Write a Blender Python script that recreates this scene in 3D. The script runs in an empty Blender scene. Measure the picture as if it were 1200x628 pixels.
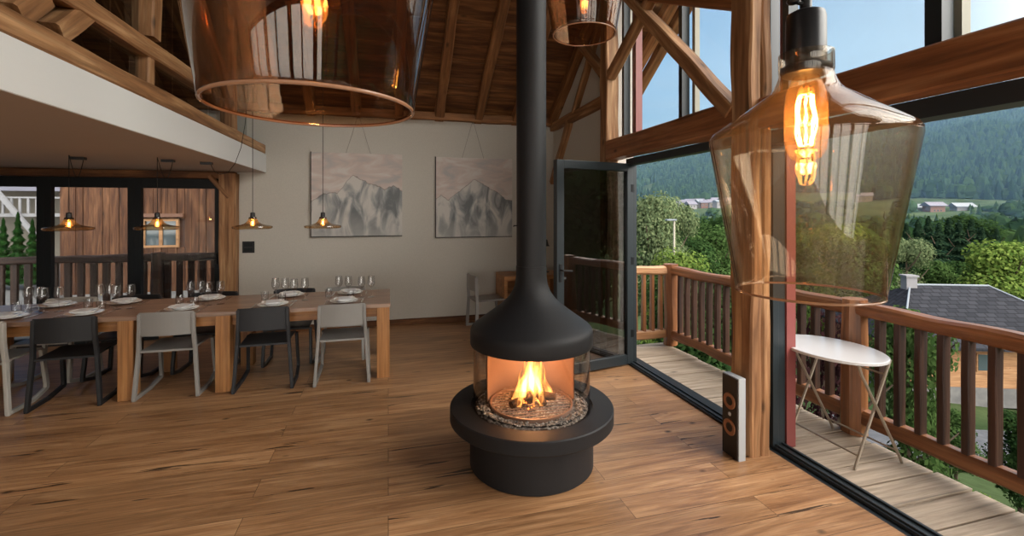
import bpy, bmesh, math, random
from mathutils import Vector, Matrix, Quaternion, noise
R = random.Random(7)
PI = math.pi
scn = bpy.context.scene
COL = scn.collection

# ------------------------------------------------------------------ camera frame
F, HX, HY, CAMZ = 540.0, 600.0, 247.0, 1.70
TH = math.radians(15.03)
SN, CS = math.sin(TH), math.cos(TH)

def at(px, d):
    """ground position of image column px at depth d along the view"""
    r = (px - HX) / F * d
    return (r * CS + d * SN, d * CS - r * SN)

def zat(py, d):
    return CAMZ + (HY - py) / F * d

# ------------------------------------------------------------------ mesh builder
class MB:
    def __init__(s):
        s.v = []; s.f = []; s.sm = []; s.mi = []
    def add(s, vs, fs, smooth=False, mi=0):
        b = len(s.v)
        s.v += [tuple(v) for v in vs]
        s.f += [tuple(b + i for i in f) for f in fs]
        s.sm += [smooth] * len(fs); s.mi += [mi] * len(fs)
        return s
    def box(s, x0, x1, y0, y1, z0, z1, mi=0):
        return s.add([(x0,y0,z0),(x1,y0,z0),(x1,y1,z0),(x0,y1,z0),(x0,y0,z1),(x1,y0,z1),(x1,y1,z1),(x0,y1,z1)],
              [(0,3,2,1),(4,5,6,7),(0,1,5,4),(1,2,6,5),(2,3,7,6),(3,0,4,7)], False, mi)
    def lathe(s, prof, seg=48, c=(0,0,0), a0=0, a1=2*PI, mi=0, smooth=True):
        full = abs(a1 - a0 - 2*PI) < 1e-6
        n = seg if full else seg + 1
        vs = []; fs = []
        idx = []
        for (r, z) in prof:
            if r < 1e-6:
                idx.append([len(vs)] * n); vs.append((c[0], c[1], c[2] + z))
            else:
                row = []
                for k in range(n):
                    a = a0 + (a1 - a0) * k / seg
                    row.append(len(vs)); vs.append((c[0] + r*math.cos(a), c[1] + r*math.sin(a), c[2] + z))
                idx.append(row)
        for i in range(len(prof) - 1):
            for k in range(seg):
                k2 = (k + 1) % n if full else k + 1
                q = [idx[i][k], idx[i][k2], idx[i+1][k2], idx[i+1][k]]
                u = []
                for t in q:
                    if t not in u: u.append(t)
                if len(u) > 2: fs.append(tuple(u))
        return s.add(vs, fs, smooth, mi)
    def tube(s, pts, r, seg=8, cap=True, mi=0):
        pts = [Vector(p) for p in pts]
        rr = r if isinstance(r, (list, tuple)) else [r] * len(pts)
        prev = None; vs = []; fs = []
        for i, p in enumerate(pts):
            t = (pts[min(i+1, len(pts)-1)] - pts[max(i-1, 0)]).normalized()
            if prev is None:
                up = Vector((0,0,1)) if abs(t.z) < .9 else Vector((1,0,0))
                u = t.cross(up).normalized()
            else:
                u = (prev - t * prev.dot(t)).normalized()
            prev = u; w = t.cross(u)
            for k in range(seg):
                a = 2*PI*k/seg
                vs.append(p + (u*math.cos(a) + w*math.sin(a)) * rr[i])
        for i in range(len(pts)-1):
            for k in range(seg):
                a = i*seg+k; b = i*seg+(k+1)%seg
                fs.append((a, b, b+seg, a+seg))
        if cap:
            fs.append(tuple(reversed(range(seg)))); fs.append(tuple((len(pts)-1)*seg+k for k in range(seg)))
        return s.add(vs, fs, True, mi)
    def bar(s, pts, w, h, side=(1,0,0), mi=0):
        """flat bar swept along pts; w measured along side, h across"""
        pts = [Vector(p) for p in pts]; sd = Vector(side).normalized(); vs = []; fs = []
        for i, p in enumerate(pts):
            a = (p - pts[i-1]).normalized() if i else None
            b = (pts[i+1] - p).normalized() if i < len(pts)-1 else None
            t = ((a or b) + (b or a)).normalized()
            n = t.cross(sd).normalized()
            k = 1.0
            if a is not None and b is not None:
                k = 1.0 / max(.5, math.sqrt((1 + a.dot(b)) / 2))
            for (su, sv) in ((-1,-1),(1,-1),(1,1),(-1,1)):
                vs.append(p + sd*(su*w/2) + n*(sv*h/2*k))
        for i in range(len(pts)-1):
            for k in range(4):
                a = i*4+k; b = i*4+(k+1)%4
                fs.append((a, b, b+4, a+4))
        fs.append((3,2,1,0)); m = (len(pts)-1)*4; fs.append((m, m+1, m+2, m+3))
        return s.add(vs, fs, False, mi)
    def build(s, name, mat, parent=None, bevel=0, bseg=2, recalc=True, rot=None, loc=None):
        me = bpy.data.meshes.new(name)
        me.from_pydata(s.v, [], s.f)
        mats = mat if isinstance(mat, (list, tuple)) else [mat]
        for m in mats: me.materials.append(m)
        me.polygons.foreach_set('use_smooth', s.sm)
        me.polygons.foreach_set('material_index', s.mi)
        me.update()
        if recalc or bevel:
            bm = bmesh.new(); bm.from_mesh(me)
            if recalc: bmesh.ops.recalc_face_normals(bm, faces=bm.faces)
            if bevel:
                ed = [e for e in bm.edges if len(e.link_faces) == 2 and e.calc_face_angle(0) > .6]
                bmesh.ops.bevel(bm, geom=ed, offset=bevel, segments=bseg, profile=.6, affect='EDGES', clamp_overlap=True)
            bm.to_mesh(me); bm.free()
        if any(s.sm): me.set_sharp_from_angle(angle=math.radians(38))
        o = bpy.data.objects.new(name, me)
        COL.objects.link(o)
        if parent: o.parent = parent
        if loc is not None: o.location = loc
        if rot is not None:
            o.rotation_mode = 'QUATERNION'; o.rotation_quaternion = rot
        return o

def tag(o, label=None, cat=None, group=None, kind=None):
    if label: o['label'] = label
    if cat: o['category'] = cat
    if group: o['group'] = group
    if kind: o['kind'] = kind
    return o

def empty(name, loc=(0,0,0), rz=0):
    o = bpy.data.objects.new(name, None); COL.objects.link(o)
    o.location = loc; o.rotation_euler = (0,0,rz); o.empty_display_size = .1
    return o

def kids(o):
    return [c for c in list(bpy.data.objects) if c.parent == o]

def copy_tree(o, parent=None):
    c = o.copy(); COL.objects.link(c); c.parent = parent
    for ch in kids(o): copy_tree(ch, c)
    return c

def beam(name, p0, p1, w, h, mat, parent=None, up=(0,0,1), rough=.006, seed=0, bev=.012, div=14, label=None, kind=None, cat=None):
    """hewn timber from p0 to p1; w across, h along up; its grain runs along local X"""
    p0 = Vector(p0); p1 = Vector(p1); d = p1 - p0; L = d.length; x = d.normalized()
    u = Vector(up); y = u.cross(x)
    if y.length < 1e-4: y = Vector((0,1,0)).cross(x)
    y.normalize(); z = x.cross(y).normalized()
    rot = Matrix((x, y, z)).transposed().to_quaternion()
    n = max(2, int(div * max(L, .4) / 1.2)); b = bev
    ring = [(-w/2+b,-h/2),(w/2-b,-h/2),(w/2,-h/2+b),(w/2,h/2-b),(w/2-b,h/2),(-w/2+b,h/2),(-w/2,h/2-b),(-w/2,-h/2+b)]
    vs = []; fs = []
    m = len(ring)
    for i in range(n+1):
        xx = L*i/n
        for k, (a, c) in enumerate(ring):
            q = Vector((xx*2.3 + seed*7.1, a*6 + seed, c*6))
            nn = noise.noise(q) * rough * 2; n2 = noise.noise(q + Vector((5,9,3))) * rough * 2
            vs.append((xx, a + nn, c + n2))
    for i in range(n):
        for k in range(m):
            a = i*m+k; bb = i*m+(k+1)%m
            fs.append((a, bb, bb+m, a+m))
    fs.append(tuple(reversed(range(m)))); fs.append(tuple(n*m+k for k in range(m)))
    o = MB().add(vs, fs).build(name, mat, parent, rot=rot, loc=p0)
    if label or kind or cat: tag(o, label, cat, None, kind)
    return o

# ------------------------------------------------------------------ materials
def new_mat(name):
    m = bpy.data.materials.new(name); m.use_nodes = True
    nt = m.node_tree; nt.nodes.clear()
    return m, nt, nt.nodes, nt.links

def N(nt, t, **kw):
    n = nt.nodes.new(t)
    for k, v in kw.items(): setattr(n, k, v)
    return n

def principled(name, col, rough=.5, metal=0, spec=.5, bump=0, bscale=40, emis=None, es=0, var=0, coat=0):
    m, nt, nodes, L = new_mat(name)
    out = N(nt, 'ShaderNodeOutputMaterial'); p = N(nt, 'ShaderNodeBsdfPrincipled')
    p.inputs['Base Color'].default_value = (*col, 1); p.inputs['Roughness'].default_value = rough
    p.inputs['Metallic'].default_value = metal; p.inputs['Specular IOR Level'].default_value = spec
    p.inputs['Coat Weight'].default_value = coat
    if emis: p.inputs['Emission Color'].default_value = (*emis, 1); p.inputs['Emission Strength'].default_value = es
    L.new(p.outputs[0], out.inputs[0])
    if bump or var:
        tc = N(nt, 'ShaderNodeTexCoord'); nz = N(nt, 'ShaderNodeTexNoise')
        nz.inputs['Scale'].default_value = bscale; nz.inputs['Detail'].default_value = 5
        L.new(tc.outputs['Object'], nz.inputs['Vector'])
        if bump:
            b = N(nt, 'ShaderNodeBump'); b.inputs['Strength'].default_value = bump; b.inputs['Distance'].default_value = .01
            L.new(nz.outputs[0], b.inputs['Height']); L.new(b.outputs[0], p.inputs['Normal'])
        if var:
            r = N(nt, 'ShaderNodeValToRGB')
            r.color_ramp.elements[0].position = .3; r.color_ramp.elements[1].position = .7
            r.color_ramp.elements[0].color = (*[c*(1-var) for c in col], 1)
            r.color_ramp.elements[1].color = (*[min(1, c*(1+var)) for c in col], 1)
            L.new(nz.outputs[0], r.inputs[0]); L.new(r.outputs[0], p.inputs['Base Color'])
    return m

def wood(name, dark, mid, light, rough=.55, along=1.1, across=16, knots=True, bump=.35, axis=0, spec=.35, crack=.5):
    m, nt, nodes, L = new_mat(name)
    out = N(nt, 'ShaderNodeOutputMaterial'); p = N(nt, 'ShaderNodeBsdfPrincipled')
    tc = N(nt, 'ShaderNodeTexCoord'); oi = N(nt, 'ShaderNodeObjectInfo')
    rnd = N(nt, 'ShaderNodeVectorMath', operation='SCALE'); cmb = N(nt, 'ShaderNodeCombineXYZ')
    L.new(oi.outputs['Random'], cmb.inputs[0]); L.new(oi.outputs['Random'], cmb.inputs[1]); L.new(oi.outputs['Random'], cmb.inputs[2])
    L.new(cmb.outputs[0], rnd.inputs[0]); rnd.inputs['Scale'].default_value = 17.0
    add = N(nt, 'ShaderNodeVectorMath', operation='ADD'); L.new(tc.outputs['Object'], add.inputs[0]); L.new(rnd.outputs[0], add.inputs[1])
    mp = N(nt, 'ShaderNodeMapping'); sc = [across]*3; sc[axis] = along; mp.inputs['Scale'].default_value = sc
    L.new(add.outputs[0], mp.inputs[0])
    n1 = N(nt, 'ShaderNodeTexNoise'); n1.inputs['Scale'].default_value = 1; n1.inputs['Detail'].default_value = 7; n1.inputs['Roughness'].default_value = .6; n1.inputs['Distortion'].default_value = .6
    L.new(mp.outputs[0], n1.inputs['Vector'])
    rp = N(nt, 'ShaderNodeValToRGB'); e = rp.color_ramp.elements
    e[0].position = .28; e[0].color = (*dark, 1); e[1].position = .72; e[1].color = (*light, 1)
    k = rp.color_ramp.elements.new(.5); k.color = (*mid, 1)
    L.new(n1.outputs[0], rp.inputs[0])
    # fine fibre and long checks
    mp2 = N(nt, 'ShaderNodeMapping'); sc = [across*4]*3; sc[axis] = along*1.5; mp2.inputs['Scale'].default_value = sc
    L.new(add.outputs[0], mp2.inputs[0])
    n2 = N(nt, 'ShaderNodeTexNoise'); n2.inputs['Scale'].default_value = 1; n2.inputs['Detail'].default_value = 4
    L.new(mp2.outputs[0], n2.inputs['Vector'])
    mp3 = N(nt, 'ShaderNodeMapping'); sc = [across*1.2]*3; sc[axis] = along*.45; mp3.inputs['Scale'].default_value = sc; mp3.inputs['Location'].default_value = (3.1,7.7,1.3)
    L.new(add.outputs[0], mp3.inputs[0])
    n3 = N(nt, 'ShaderNodeTexNoise'); n3.inputs['Scale'].default_value = 1; n3.inputs['Detail'].default_value = 6
    L.new(mp3.outputs[0], n3.inputs['Vector'])
    cr = N(nt, 'ShaderNodeMapRange'); cr.inputs['From Min'].default_value = .30; cr.inputs['From Max'].default_value = .37
    cr.inputs['To Min'].default_value = 1-crack; cr.inputs['To Max'].default_value = 1
    L.new(n3.outputs[0], cr.inputs[0])
    f2 = N(nt, 'ShaderNodeMapRange'); f2.inputs['From Min'].default_value = .25; f2.inputs['From Max'].default_value = .75; f2.inputs['To Min'].default_value = .66; f2.inputs['To Max'].default_value = 1.3
    L.new(n2.outputs[0], f2.inputs[0])
    mul = N(nt, 'ShaderNodeMath', operation='MULTIPLY'); L.new(cr.outputs[0], mul.inputs[0]); L.new(f2.outputs[0], mul.inputs[1])
    last = mul
    if knots:
        mp4 = N(nt, 'ShaderNodeMapping'); sc = [5.0]*3; sc[axis] = 2.2; mp4.inputs['Scale'].default_value = sc
        L.new(add.outputs[0], mp4.inputs[0])
        vo = N(nt, 'ShaderNodeTexVoronoi'); vo.inputs['Scale'].default_value = 1; vo.inputs['Randomness'].default_value = 1
        L.new(mp4.outputs[0], vo.inputs['Vector'])
        kr = N(nt, 'ShaderNodeMapRange'); kr.inputs['From Min'].default_value = .04; kr.inputs['From Max'].default_value = .13
        kr.inputs['To Min'].default_value = .35; kr.inputs['To Max'].default_value = 1
        L.new(vo.outputs['Distance'], kr.inputs[0])
        m2 = N(nt, 'ShaderNodeMath', operation='MULTIPLY'); L.new(kr.outputs[0], m2.inputs[0]); L.new(mul.outputs[0], m2.inputs[1]); last = m2
    mx = N(nt, 'ShaderNodeVectorMath', operation='SCALE'); L.new(rp.outputs[0], mx.inputs[0]); L.new(last.outputs[0], mx.inputs['Scale'])
    L.new(mx.outputs[0], p.inputs['Base Color'])
    p.inputs['Roughness'].default_value = rough; p.inputs['Specular IOR Level'].default_value = spec
    b = N(nt, 'ShaderNodeBump'); b.inputs['Strength'].default_value = bump; b.inputs['Distance'].default_value = .008
    L.new(last.outputs[0], b.inputs['Height']); L.new(b.outputs[0], p.inputs['Normal'])
    L.new(p.outputs[0], out.inputs[0])
    return m

def plank_floor(name):
    m, nt, nodes, L = new_mat(name)
    out = N(nt, 'ShaderNodeOutputMaterial'); p = N(nt, 'ShaderNodeBsdfPrincipled')
    tc = N(nt, 'ShaderNodeTexCoord')
    br = N(nt, 'ShaderNodeTexBrick'); br.offset = .37; br.offset_frequency = 2; br.squash = 1
    for k, v in (('Scale',1),('Mortar Size',.0022),('Mortar Smooth',.1),('Bias',0),('Brick Width',2.1),('Row Height',.19)): br.inputs[k].default_value = v
    br.inputs['Color1'].default_value = (0,0,0,1); br.inputs['Color2'].default_value = (1,1,1,1); br.inputs['Mortar'].default_value = (.5,.5,.5,1)
    L.new(tc.outputs['Object'], br.inputs['Vector'])
    off = N(nt, 'ShaderNodeVectorMath', operation='SCALE'); off.inputs['Scale'].default_value = 31.0
    L.new(br.outputs['Color'], off.inputs[0])
    add = N(nt, 'ShaderNodeVectorMath', operation='ADD'); L.new(tc.outputs['Object'], add.inputs[0]); L.new(off.outputs[0], add.inputs[1])
    def ns(scale, detail, dist=0, rough=.5):
        mp = N(nt, 'ShaderNodeMapping'); mp.inputs['Scale'].default_value = scale; L.new(add.outputs[0], mp.inputs[0])
        n = N(nt, 'ShaderNodeTexNoise'); n.inputs['Scale'].default_value = 1; n.inputs['Detail'].default_value = detail
        n.inputs['Distortion'].default_value = dist; n.inputs['Roughness'].default_value = rough
        L.new(mp.outputs[0], n.inputs['Vector']); return n
    g = ns((1.3, 12, 5), 6, 1.2, .6)
    rp = N(nt, 'ShaderNodeValToRGB'); e = rp.color_ramp.elements
    e[0].position = .25; e[0].color = (.185,.085,.036,1); e[1].position = .75; e[1].color = (.50,.295,.15,1)
    k = e.new(.5); k.color = (.345,.18,.082,1)
    L.new(g.outputs[0], rp.inputs[0])
    tone = N(nt, 'ShaderNodeMapRange'); tone.inputs['To Min'].default_value = .86; tone.inputs['To Max'].default_value = 1.12
    L.new(br.outputs['Color'], tone.inputs[0])
    fine = ns((3, 110, 20), 3); fm = N(nt, 'ShaderNodeMapRange'); fm.inputs['From Min'].default_value = .25; fm.inputs['From Max'].default_value = .75; fm.inputs['To Min'].default_value = .74; fm.inputs['To Max'].default_value = 1.24; L.new(fine.outputs[0], fm.inputs[0])
    ck = ns((1.4, 22, 3), 5, .8); cm = N(nt, 'ShaderNodeMapRange'); cm.inputs['From Min'].default_value = .315; cm.inputs['From Max'].default_value = .35; cm.inputs['To Min'].default_value = .15; L.new(ck.outputs[0], cm.inputs[0])
    mpv = N(nt, 'ShaderNodeMapping'); mpv.inputs['Scale'].default_value = (2.6, 4.2, 1); L.new(add.outputs[0], mpv.inputs[0])
    vo = N(nt, 'ShaderNodeTexVoronoi'); vo.inputs['Scale'].default_value = 1; L.new(mpv.outputs[0], vo.inputs['Vector'])
    km = N(nt, 'ShaderNodeMapRange'); km.inputs['From Min'].default_value = .03; km.inputs['From Max'].default_value = .10; km.inputs['To Min'].default_value = .2; L.new(vo.outputs['Distance'], km.inputs[0])
    gap = N(nt, 'ShaderNodeMapRange'); gap.inputs['To Min'].default_value = 1; gap.inputs['To Max'].default_value = .45; L.new(br.outputs['Fac'], gap.inputs[0])
    cur = tone
    for q in (fm, cm, km, gap):
        mu = N(nt, 'ShaderNodeMath', operation='MULTIPLY'); L.new(cur.outputs[0], mu.inputs[0]); L.new(q.outputs[0], mu.inputs[1]); cur = mu
    mx = N(nt, 'ShaderNodeVectorMath', operation='SCALE'); L.new(rp.outputs[0], mx.inputs[0]); L.new(cur.outputs[0], mx.inputs['Scale'])
    L.new(mx.outputs[0], p.inputs['Base Color'])
    rr = N(nt, 'ShaderNodeMapRange'); rr.inputs['To Min'].default_value = .3; rr.inputs['To Max'].default_value = .5; L.new(g.outputs[0], rr.inputs[0]); L.new(rr.outputs[0], p.inputs['Roughness'])
    p.inputs['Specular IOR Level'].default_value = .45
    b = N(nt, 'ShaderNodeBump'); b.inputs['Strength'].default_value = .25; b.inputs['Distance'].default_value = .004
    L.new(cur.outputs[0], b.inputs['Height']); L.new(b.outputs[0], p.inputs['Normal'])
    L.new(p.outputs[0], out.inputs[0])
    return m

def thin_glass(name, tint=(1,1,1), edge=None, refl=1.0, rough=0, base=.0, glow_mix=0, glow_col=(.8,.6,.45)):
    """glass: clear transmission absorbed more where looked through slantwise, plus a Fresnel reflection"""
    m, nt, nodes, L = new_mat(name)
    out = N(nt, 'ShaderNodeOutputMaterial'); mix = N(nt, 'ShaderNodeMixShader')
    tr = N(nt, 'ShaderNodeBsdfTransparent'); gl = N(nt, 'ShaderNodeBsdfGlossy'); gl.inputs['Roughness'].default_value = rough
    gm = N(nt, 'ShaderNodeNewGeometry'); dt_ = N(nt, 'ShaderNodeVectorMath', operation='DOT_PRODUCT')
    L.new(gm.outputs['Normal'], dt_.inputs[0]); L.new(gm.outputs['Incoming'], dt_.inputs[1])
    ab = N(nt, 'ShaderNodeMath', operation='ABSOLUTE'); L.new(dt_.outputs['Value'], ab.inputs[0])
    fa = N(nt, 'ShaderNodeMath', operation='SUBTRACT', use_clamp=True); fa.inputs[0].default_value = 1; L.new(ab.outputs[0], fa.inputs[1])
    p5 = N(nt, 'ShaderNodeMath', operation='POWER'); p5.inputs[1].default_value = 5; L.new(fa.outputs[0], p5.inputs[0])
    ma = N(nt, 'ShaderNodeMath', operation='MULTIPLY_ADD', use_clamp=True); ma.inputs[1].default_value = .9; ma.inputs[2].default_value = .04*refl + base
    L.new(p5.outputs[0], ma.inputs[0]); L.new(ma.outputs[0], mix.inputs[0])
    if edge:
        rp = N(nt, 'ShaderNodeValToRGB'); rp.color_ramp.elements[0].color = (*tint, 1); rp.color_ramp.elements[1].color = (*edge, 1)
        rp.color_ramp.elements[0].position = .55; rp.color_ramp.elements[1].position = 1.0
        L.new(fa.outputs[0], rp.inputs[0]); L.new(rp.outputs[0], tr.inputs[0])
    else: tr.inputs[0].default_value = (*tint, 1)
    L.new(tr.outputs[0], mix.inputs[1]); L.new(gl.outputs[0], mix.inputs[2]); last = mix
    if glow_mix:  # warm diffuse mixed in to imitate bulb light glowing in the glass
        df = N(nt, 'ShaderNodeBsdfDiffuse'); tl = N(nt, 'ShaderNodeBsdfTranslucent'); df.inputs[0].default_value = (*glow_col, 1); tl.inputs[0].default_value = (*glow_col, 1)
        md = N(nt, 'ShaderNodeMixShader'); L.new(df.outputs[0], md.inputs[1]); L.new(tl.outputs[0], md.inputs[2])
        m2 = N(nt, 'ShaderNodeMixShader'); m2.inputs[0].default_value = glow_mix; L.new(mix.outputs[0], m2.inputs[1]); L.new(md.outputs[0], m2.inputs[2]); last = m2
    L.new(last.outputs[0], out.inputs[0])
    return m

def emit(name, col, s):
    m, nt, nodes, L = new_mat(name)
    out = N(nt, 'ShaderNodeOutputMaterial'); e = N(nt, 'ShaderNodeEmission'); e.inputs[0].default_value = (*col, 1); e.inputs[1].default_value = s
    L.new(e.outputs[0], out.inputs[0]); return m

def leaf_mat(name, c1, c2, trans=.35):
    m, nt, nodes, L = new_mat(name)
    out = N(nt, 'ShaderNodeOutputMaterial'); d = N(nt, 'ShaderNodeBsdfDiffuse'); t = N(nt, 'ShaderNodeBsdfTranslucent'); mx = N(nt, 'ShaderNodeMixShader')
    mx.inputs[0].default_value = trans
    gi = N(nt, 'ShaderNodeNewGeometry'); rp = N(nt, 'ShaderNodeValToRGB')
    rp.color_ramp.elements[0].color = (*c1, 1); rp.color_ramp.elements[1].color = (*c2, 1)
    L.new(gi.outputs['Random Per Island'], rp.inputs[0]); L.new(rp.outputs[0], d.inputs[0]); L.new(rp.outputs[0], t.inputs[0])
    L.new(d.outputs[0], mx.inputs[1]); L.new(t.outputs[0], mx.inputs[2]); L.new(mx.outputs[0], out.inputs[0]); return m

def noise_mat(name, c1, c2, scale, rough=.9, detail=6, c3=None):
    m, nt, nodes, L = new_mat(name)
    out = N(nt, 'ShaderNodeOutputMaterial'); p = N(nt, 'ShaderNodeBsdfPrincipled'); p.inputs['Roughness'].default_value = rough; p.inputs['Specular IOR Level'].default_value = .2
    tc = N(nt, 'ShaderNodeTexCoord'); n = N(nt, 'ShaderNodeTexNoise'); n.inputs['Scale'].default_value = scale; n.inputs['Detail'].default_value = detail
    L.new(tc.outputs['Object'], n.inputs['Vector']); rp = N(nt, 'ShaderNodeValToRGB'); e = rp.color_ramp.elements
    e[0].position = .35; e[0].color = (*c1, 1); e[1].position = .65; e[1].color = (*c2, 1)
    if c3: k = e.new(.5); k.color = (*c3, 1)
    L.new(n.outputs[0], rp.inputs[0]); L.new(rp.outputs[0], p.inputs['Base Color'])
    b = N(nt, 'ShaderNodeBump'); b.inputs['Strength'].default_value = .4; b.inputs['Distance'].default_value = .02; L.new(n.outputs[0], b.inputs['Height']); L.new(b.outputs[0], p.inputs['Normal'])
    L.new(p.outputs[0], out.inputs[0]); return m

M = {}
M['floor'] = plank_floor('oak_floor')
M['beam'] = wood('old_timber', (.14,.060,.023), (.30,.148,.064), (.56,.34,.17), rough=.6, along=1.0, across=11, crack=.6)
M['beam_red'] = wood('lintel_timber', (.13,.045,.016), (.27,.105,.038), (.42,.20,.085), rough=.5, along=.9, across=10, crack=.55)
M['roof_wood'] = wood('roof_boards', (.040,.014,.005), (.13,.050,.016), (.29,.13,.045), rough=.65, along=1.2, across=9, crack=.6)
M['rafter'] = wood('rafter_timber', (.09,.035,.012), (.20,.085,.03), (.33,.155,.06), rough=.65, along=1.0, across=9, crack=.6)
M['rail'] = wood('railing_timber', (.11,.038,.014), (.23,.088,.032), (.36,.16,.064), rough=.42, along=.9, across=11, crack=.45, spec=.5)
M['rail_pale'] = wood('pale_railing_timber', (.22,.10,.045), (.40,.21,.10), (.55,.33,.18), rough=.45, along=.9, across=11, crack=.45)
M['rail_dark'] = wood('dark_stained_timber', (.014,.006,.003), (.034,.014,.008), (.062,.028,.016), rough=.6, along=1, across=14)
M['baluster'] = wood('backlit_timber', (.022,.009,.006), (.052,.020,.011), (.095,.040,.021), rough=.55, along=1, across=14, crack=.4, spec=.5)  # brown timber darkened further, putting the balusters' backlit shade into the colour
M['deck'] = wood('weathered_deck', (.30,.235,.17), (.45,.365,.275), (.60,.50,.39), rough=.6, along=1.1, across=14, crack=.45)
M['table'] = wood('table_oak', (.24,.10,.030), (.37,.165,.053), (.47,.24,.09), rough=.42, along=1.0, across=13, crack=.15, knots=False, spec=.45)
M['table_top'] = wood('table_top_oak', (.17,.095,.058), (.26,.155,.10), (.35,.225,.15), rough=.28, along=1.0, across=13, crack=.2, knots=False, spec=.6)
M['barn'] = wood('barn_board', (.028,.009,.004), (.070,.026,.010), (.165,.075,.034), rough=.75, along=1.3, across=12, axis=2, crack=.6)
M['plaster'] = principled('plaster', (.52,.495,.44), .85, bump=.15, bscale=60, var=.04)
M['plaster_white'] = principled('white_plaster', (.66,.665,.65), .8, bump=.08, bscale=60)
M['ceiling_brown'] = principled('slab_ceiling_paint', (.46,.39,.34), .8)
M['black_steel'] = principled('black_steel', (.008,.008,.009), .58, metal=0, spec=.35, bump=.06, bscale=120)
M['graphite'] = principled('graphite_frame', (.018,.026,.031), .42, metal=.1, spec=.5)
M['black_frame'] = principled('black_window_frame', (.006,.008,.010), .5, spec=.25)
M['maroon'] = principled('maroon_cladding', (.22,.055,.05), .5)
M['chair_black'] = principled('charcoal_plastic', (.014,.0145,.016), .5, spec=.35)
M['chair_dark'] = principled('graphite_plastic', (.022,.023,.026), .5, spec=.35)
M['chair_grey'] = principled('light_grey_plastic', (.25,.24,.225), .45)
M['chair_white'] = principled('off_white_plastic', (.38,.36,.32), .45)
M['porcelain'] = principled('porcelain', (.88,.88,.87), .15, spec=.6, coat=.4)
M['napkin'] = principled('linen_napkin', (.60,.63,.66), .9)
M['placemat'] = principled('slate_placemat', (.09,.085,.08), .7)
M['cutlery'] = principled('steel_cutlery', (.7,.7,.7), .18, metal=1)
M['glassware'] = thin_glass('clear_glassware', (.96,.965,.97), (.55,.56,.57), refl=1.5, base=.01)
M['pane'] = thin_glass('window_pane', (.93,.95,.95))
M['door_pane'] = thin_glass('door_pane', (.42,.43,.44), refl=2.4, base=.07)
M['smoke'] = thin_glass('smoked_lamp_glass', (.94,.89,.82), (.55,.40,.28), refl=1.0, glow_mix=.02)
M['smoke_dark'] = thin_glass('dark_smoked_glass', (.78,.63,.50), (.35,.20,.11), refl=1.0, glow_mix=.007)
M['smoke_disc'] = thin_glass('amber_disc_glass', (.76,.64,.47), (.34,.24,.13), refl=1.6, base=.03, glow_mix=.03)
M['fire_glass'] = thin_glass('fireplace_glass', (.95,.93,.91), (.65,.55,.48), refl=1.0)
M['bulb_glass'] = thin_glass('bulb_glass', (1.0,.88,.66), (.75,.45,.2), refl=1.0, glow_mix=.05, glow_col=(1,.6,.3))
M['rim'] = principled('amber_glass_rim', (.36,.19,.11), .18, spec=.8, coat=.5)
M['bulb_black'] = principled('black_lamp_holder', (.012,.012,.013), .32)
M['cable'] = principled('black_textile_cable', (.012,.011,.010), .8)
M['filament'] = emit('glowing_filament', (1, .50, .14), 34)
M['filament_soft'] = emit('glowing_filament_soft', (1, .50, .14), 14)
M['white_metal'] = principled('light_grey_lacquer', (.62,.62,.62), .25, spec=.6)
M['leg_metal'] = principled('champagne_tube', (.40,.34,.27), .35, metal=.6)
M['speaker_dark'] = principled('speaker_baffle', (.016,.010,.007), .6)
M['speaker_side'] = principled('speaker_side_white', (.36,.38,.39), .5)
M['driver_cone'] = principled('orange_driver_cone', (.24,.10,.045), .5)
M['switch'] = principled('black_switch', (.006,.006,.006), .6)
M['string'] = principled('hanging_cord', (.25,.23,.20), .8)
M['ash'] = noise_mat('ash_and_coal', (.05,.05,.05), (.60,.57,.53), 55, c3=(.25,.23,.21))
M['log'] = noise_mat('charred_log', (.02,.012,.008), (.16,.075,.03), 30)
M['liner'] = principled('copper_toned_liner', (.30,.19,.14), .45, metal=.3, bump=.1, bscale=20)
M['stone'] = noise_mat('render_wall', (.55,.54,.50), (.66,.65,.61), 3)
M['road'] = noise_mat('asphalt', (.055,.060,.068), (.085,.09,.10), 3)
M['gravel_wall'] = noise_mat('concrete_plinth', (.11,.11,.11), (.16,.16,.155), 2)
M['chalet_wood'] = wood('chalet_boards', (.20,.095,.04), (.30,.16,.075), (.38,.22,.11), rough=.7, along=.6, across=5, crack=.3)
M['white_paint'] = principled('white_render', (.19,.19,.20), .8)
M['cream'] = principled('cream_render', (.15,.135,.11), .85)
M['dark_glass'] = principled('far_window_glass', (.05,.07,.08), .08, spec=.8)
M['brown_paint'] = principled('brown_shutter', (.13,.06,.035), .6)
M['tin_roof'] = principled('pale_tin_roof', (.17,.20,.23), .6)
M['slate_roof_far'] = principled('far_slate_roof', (.13,.13,.17), .7)
M['galv'] = principled('galvanised_pole', (.35,.33,.26), .6)
M['trunk'] = noise_mat('bark', (.06,.045,.03), (.14,.11,.08), 6)

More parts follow.
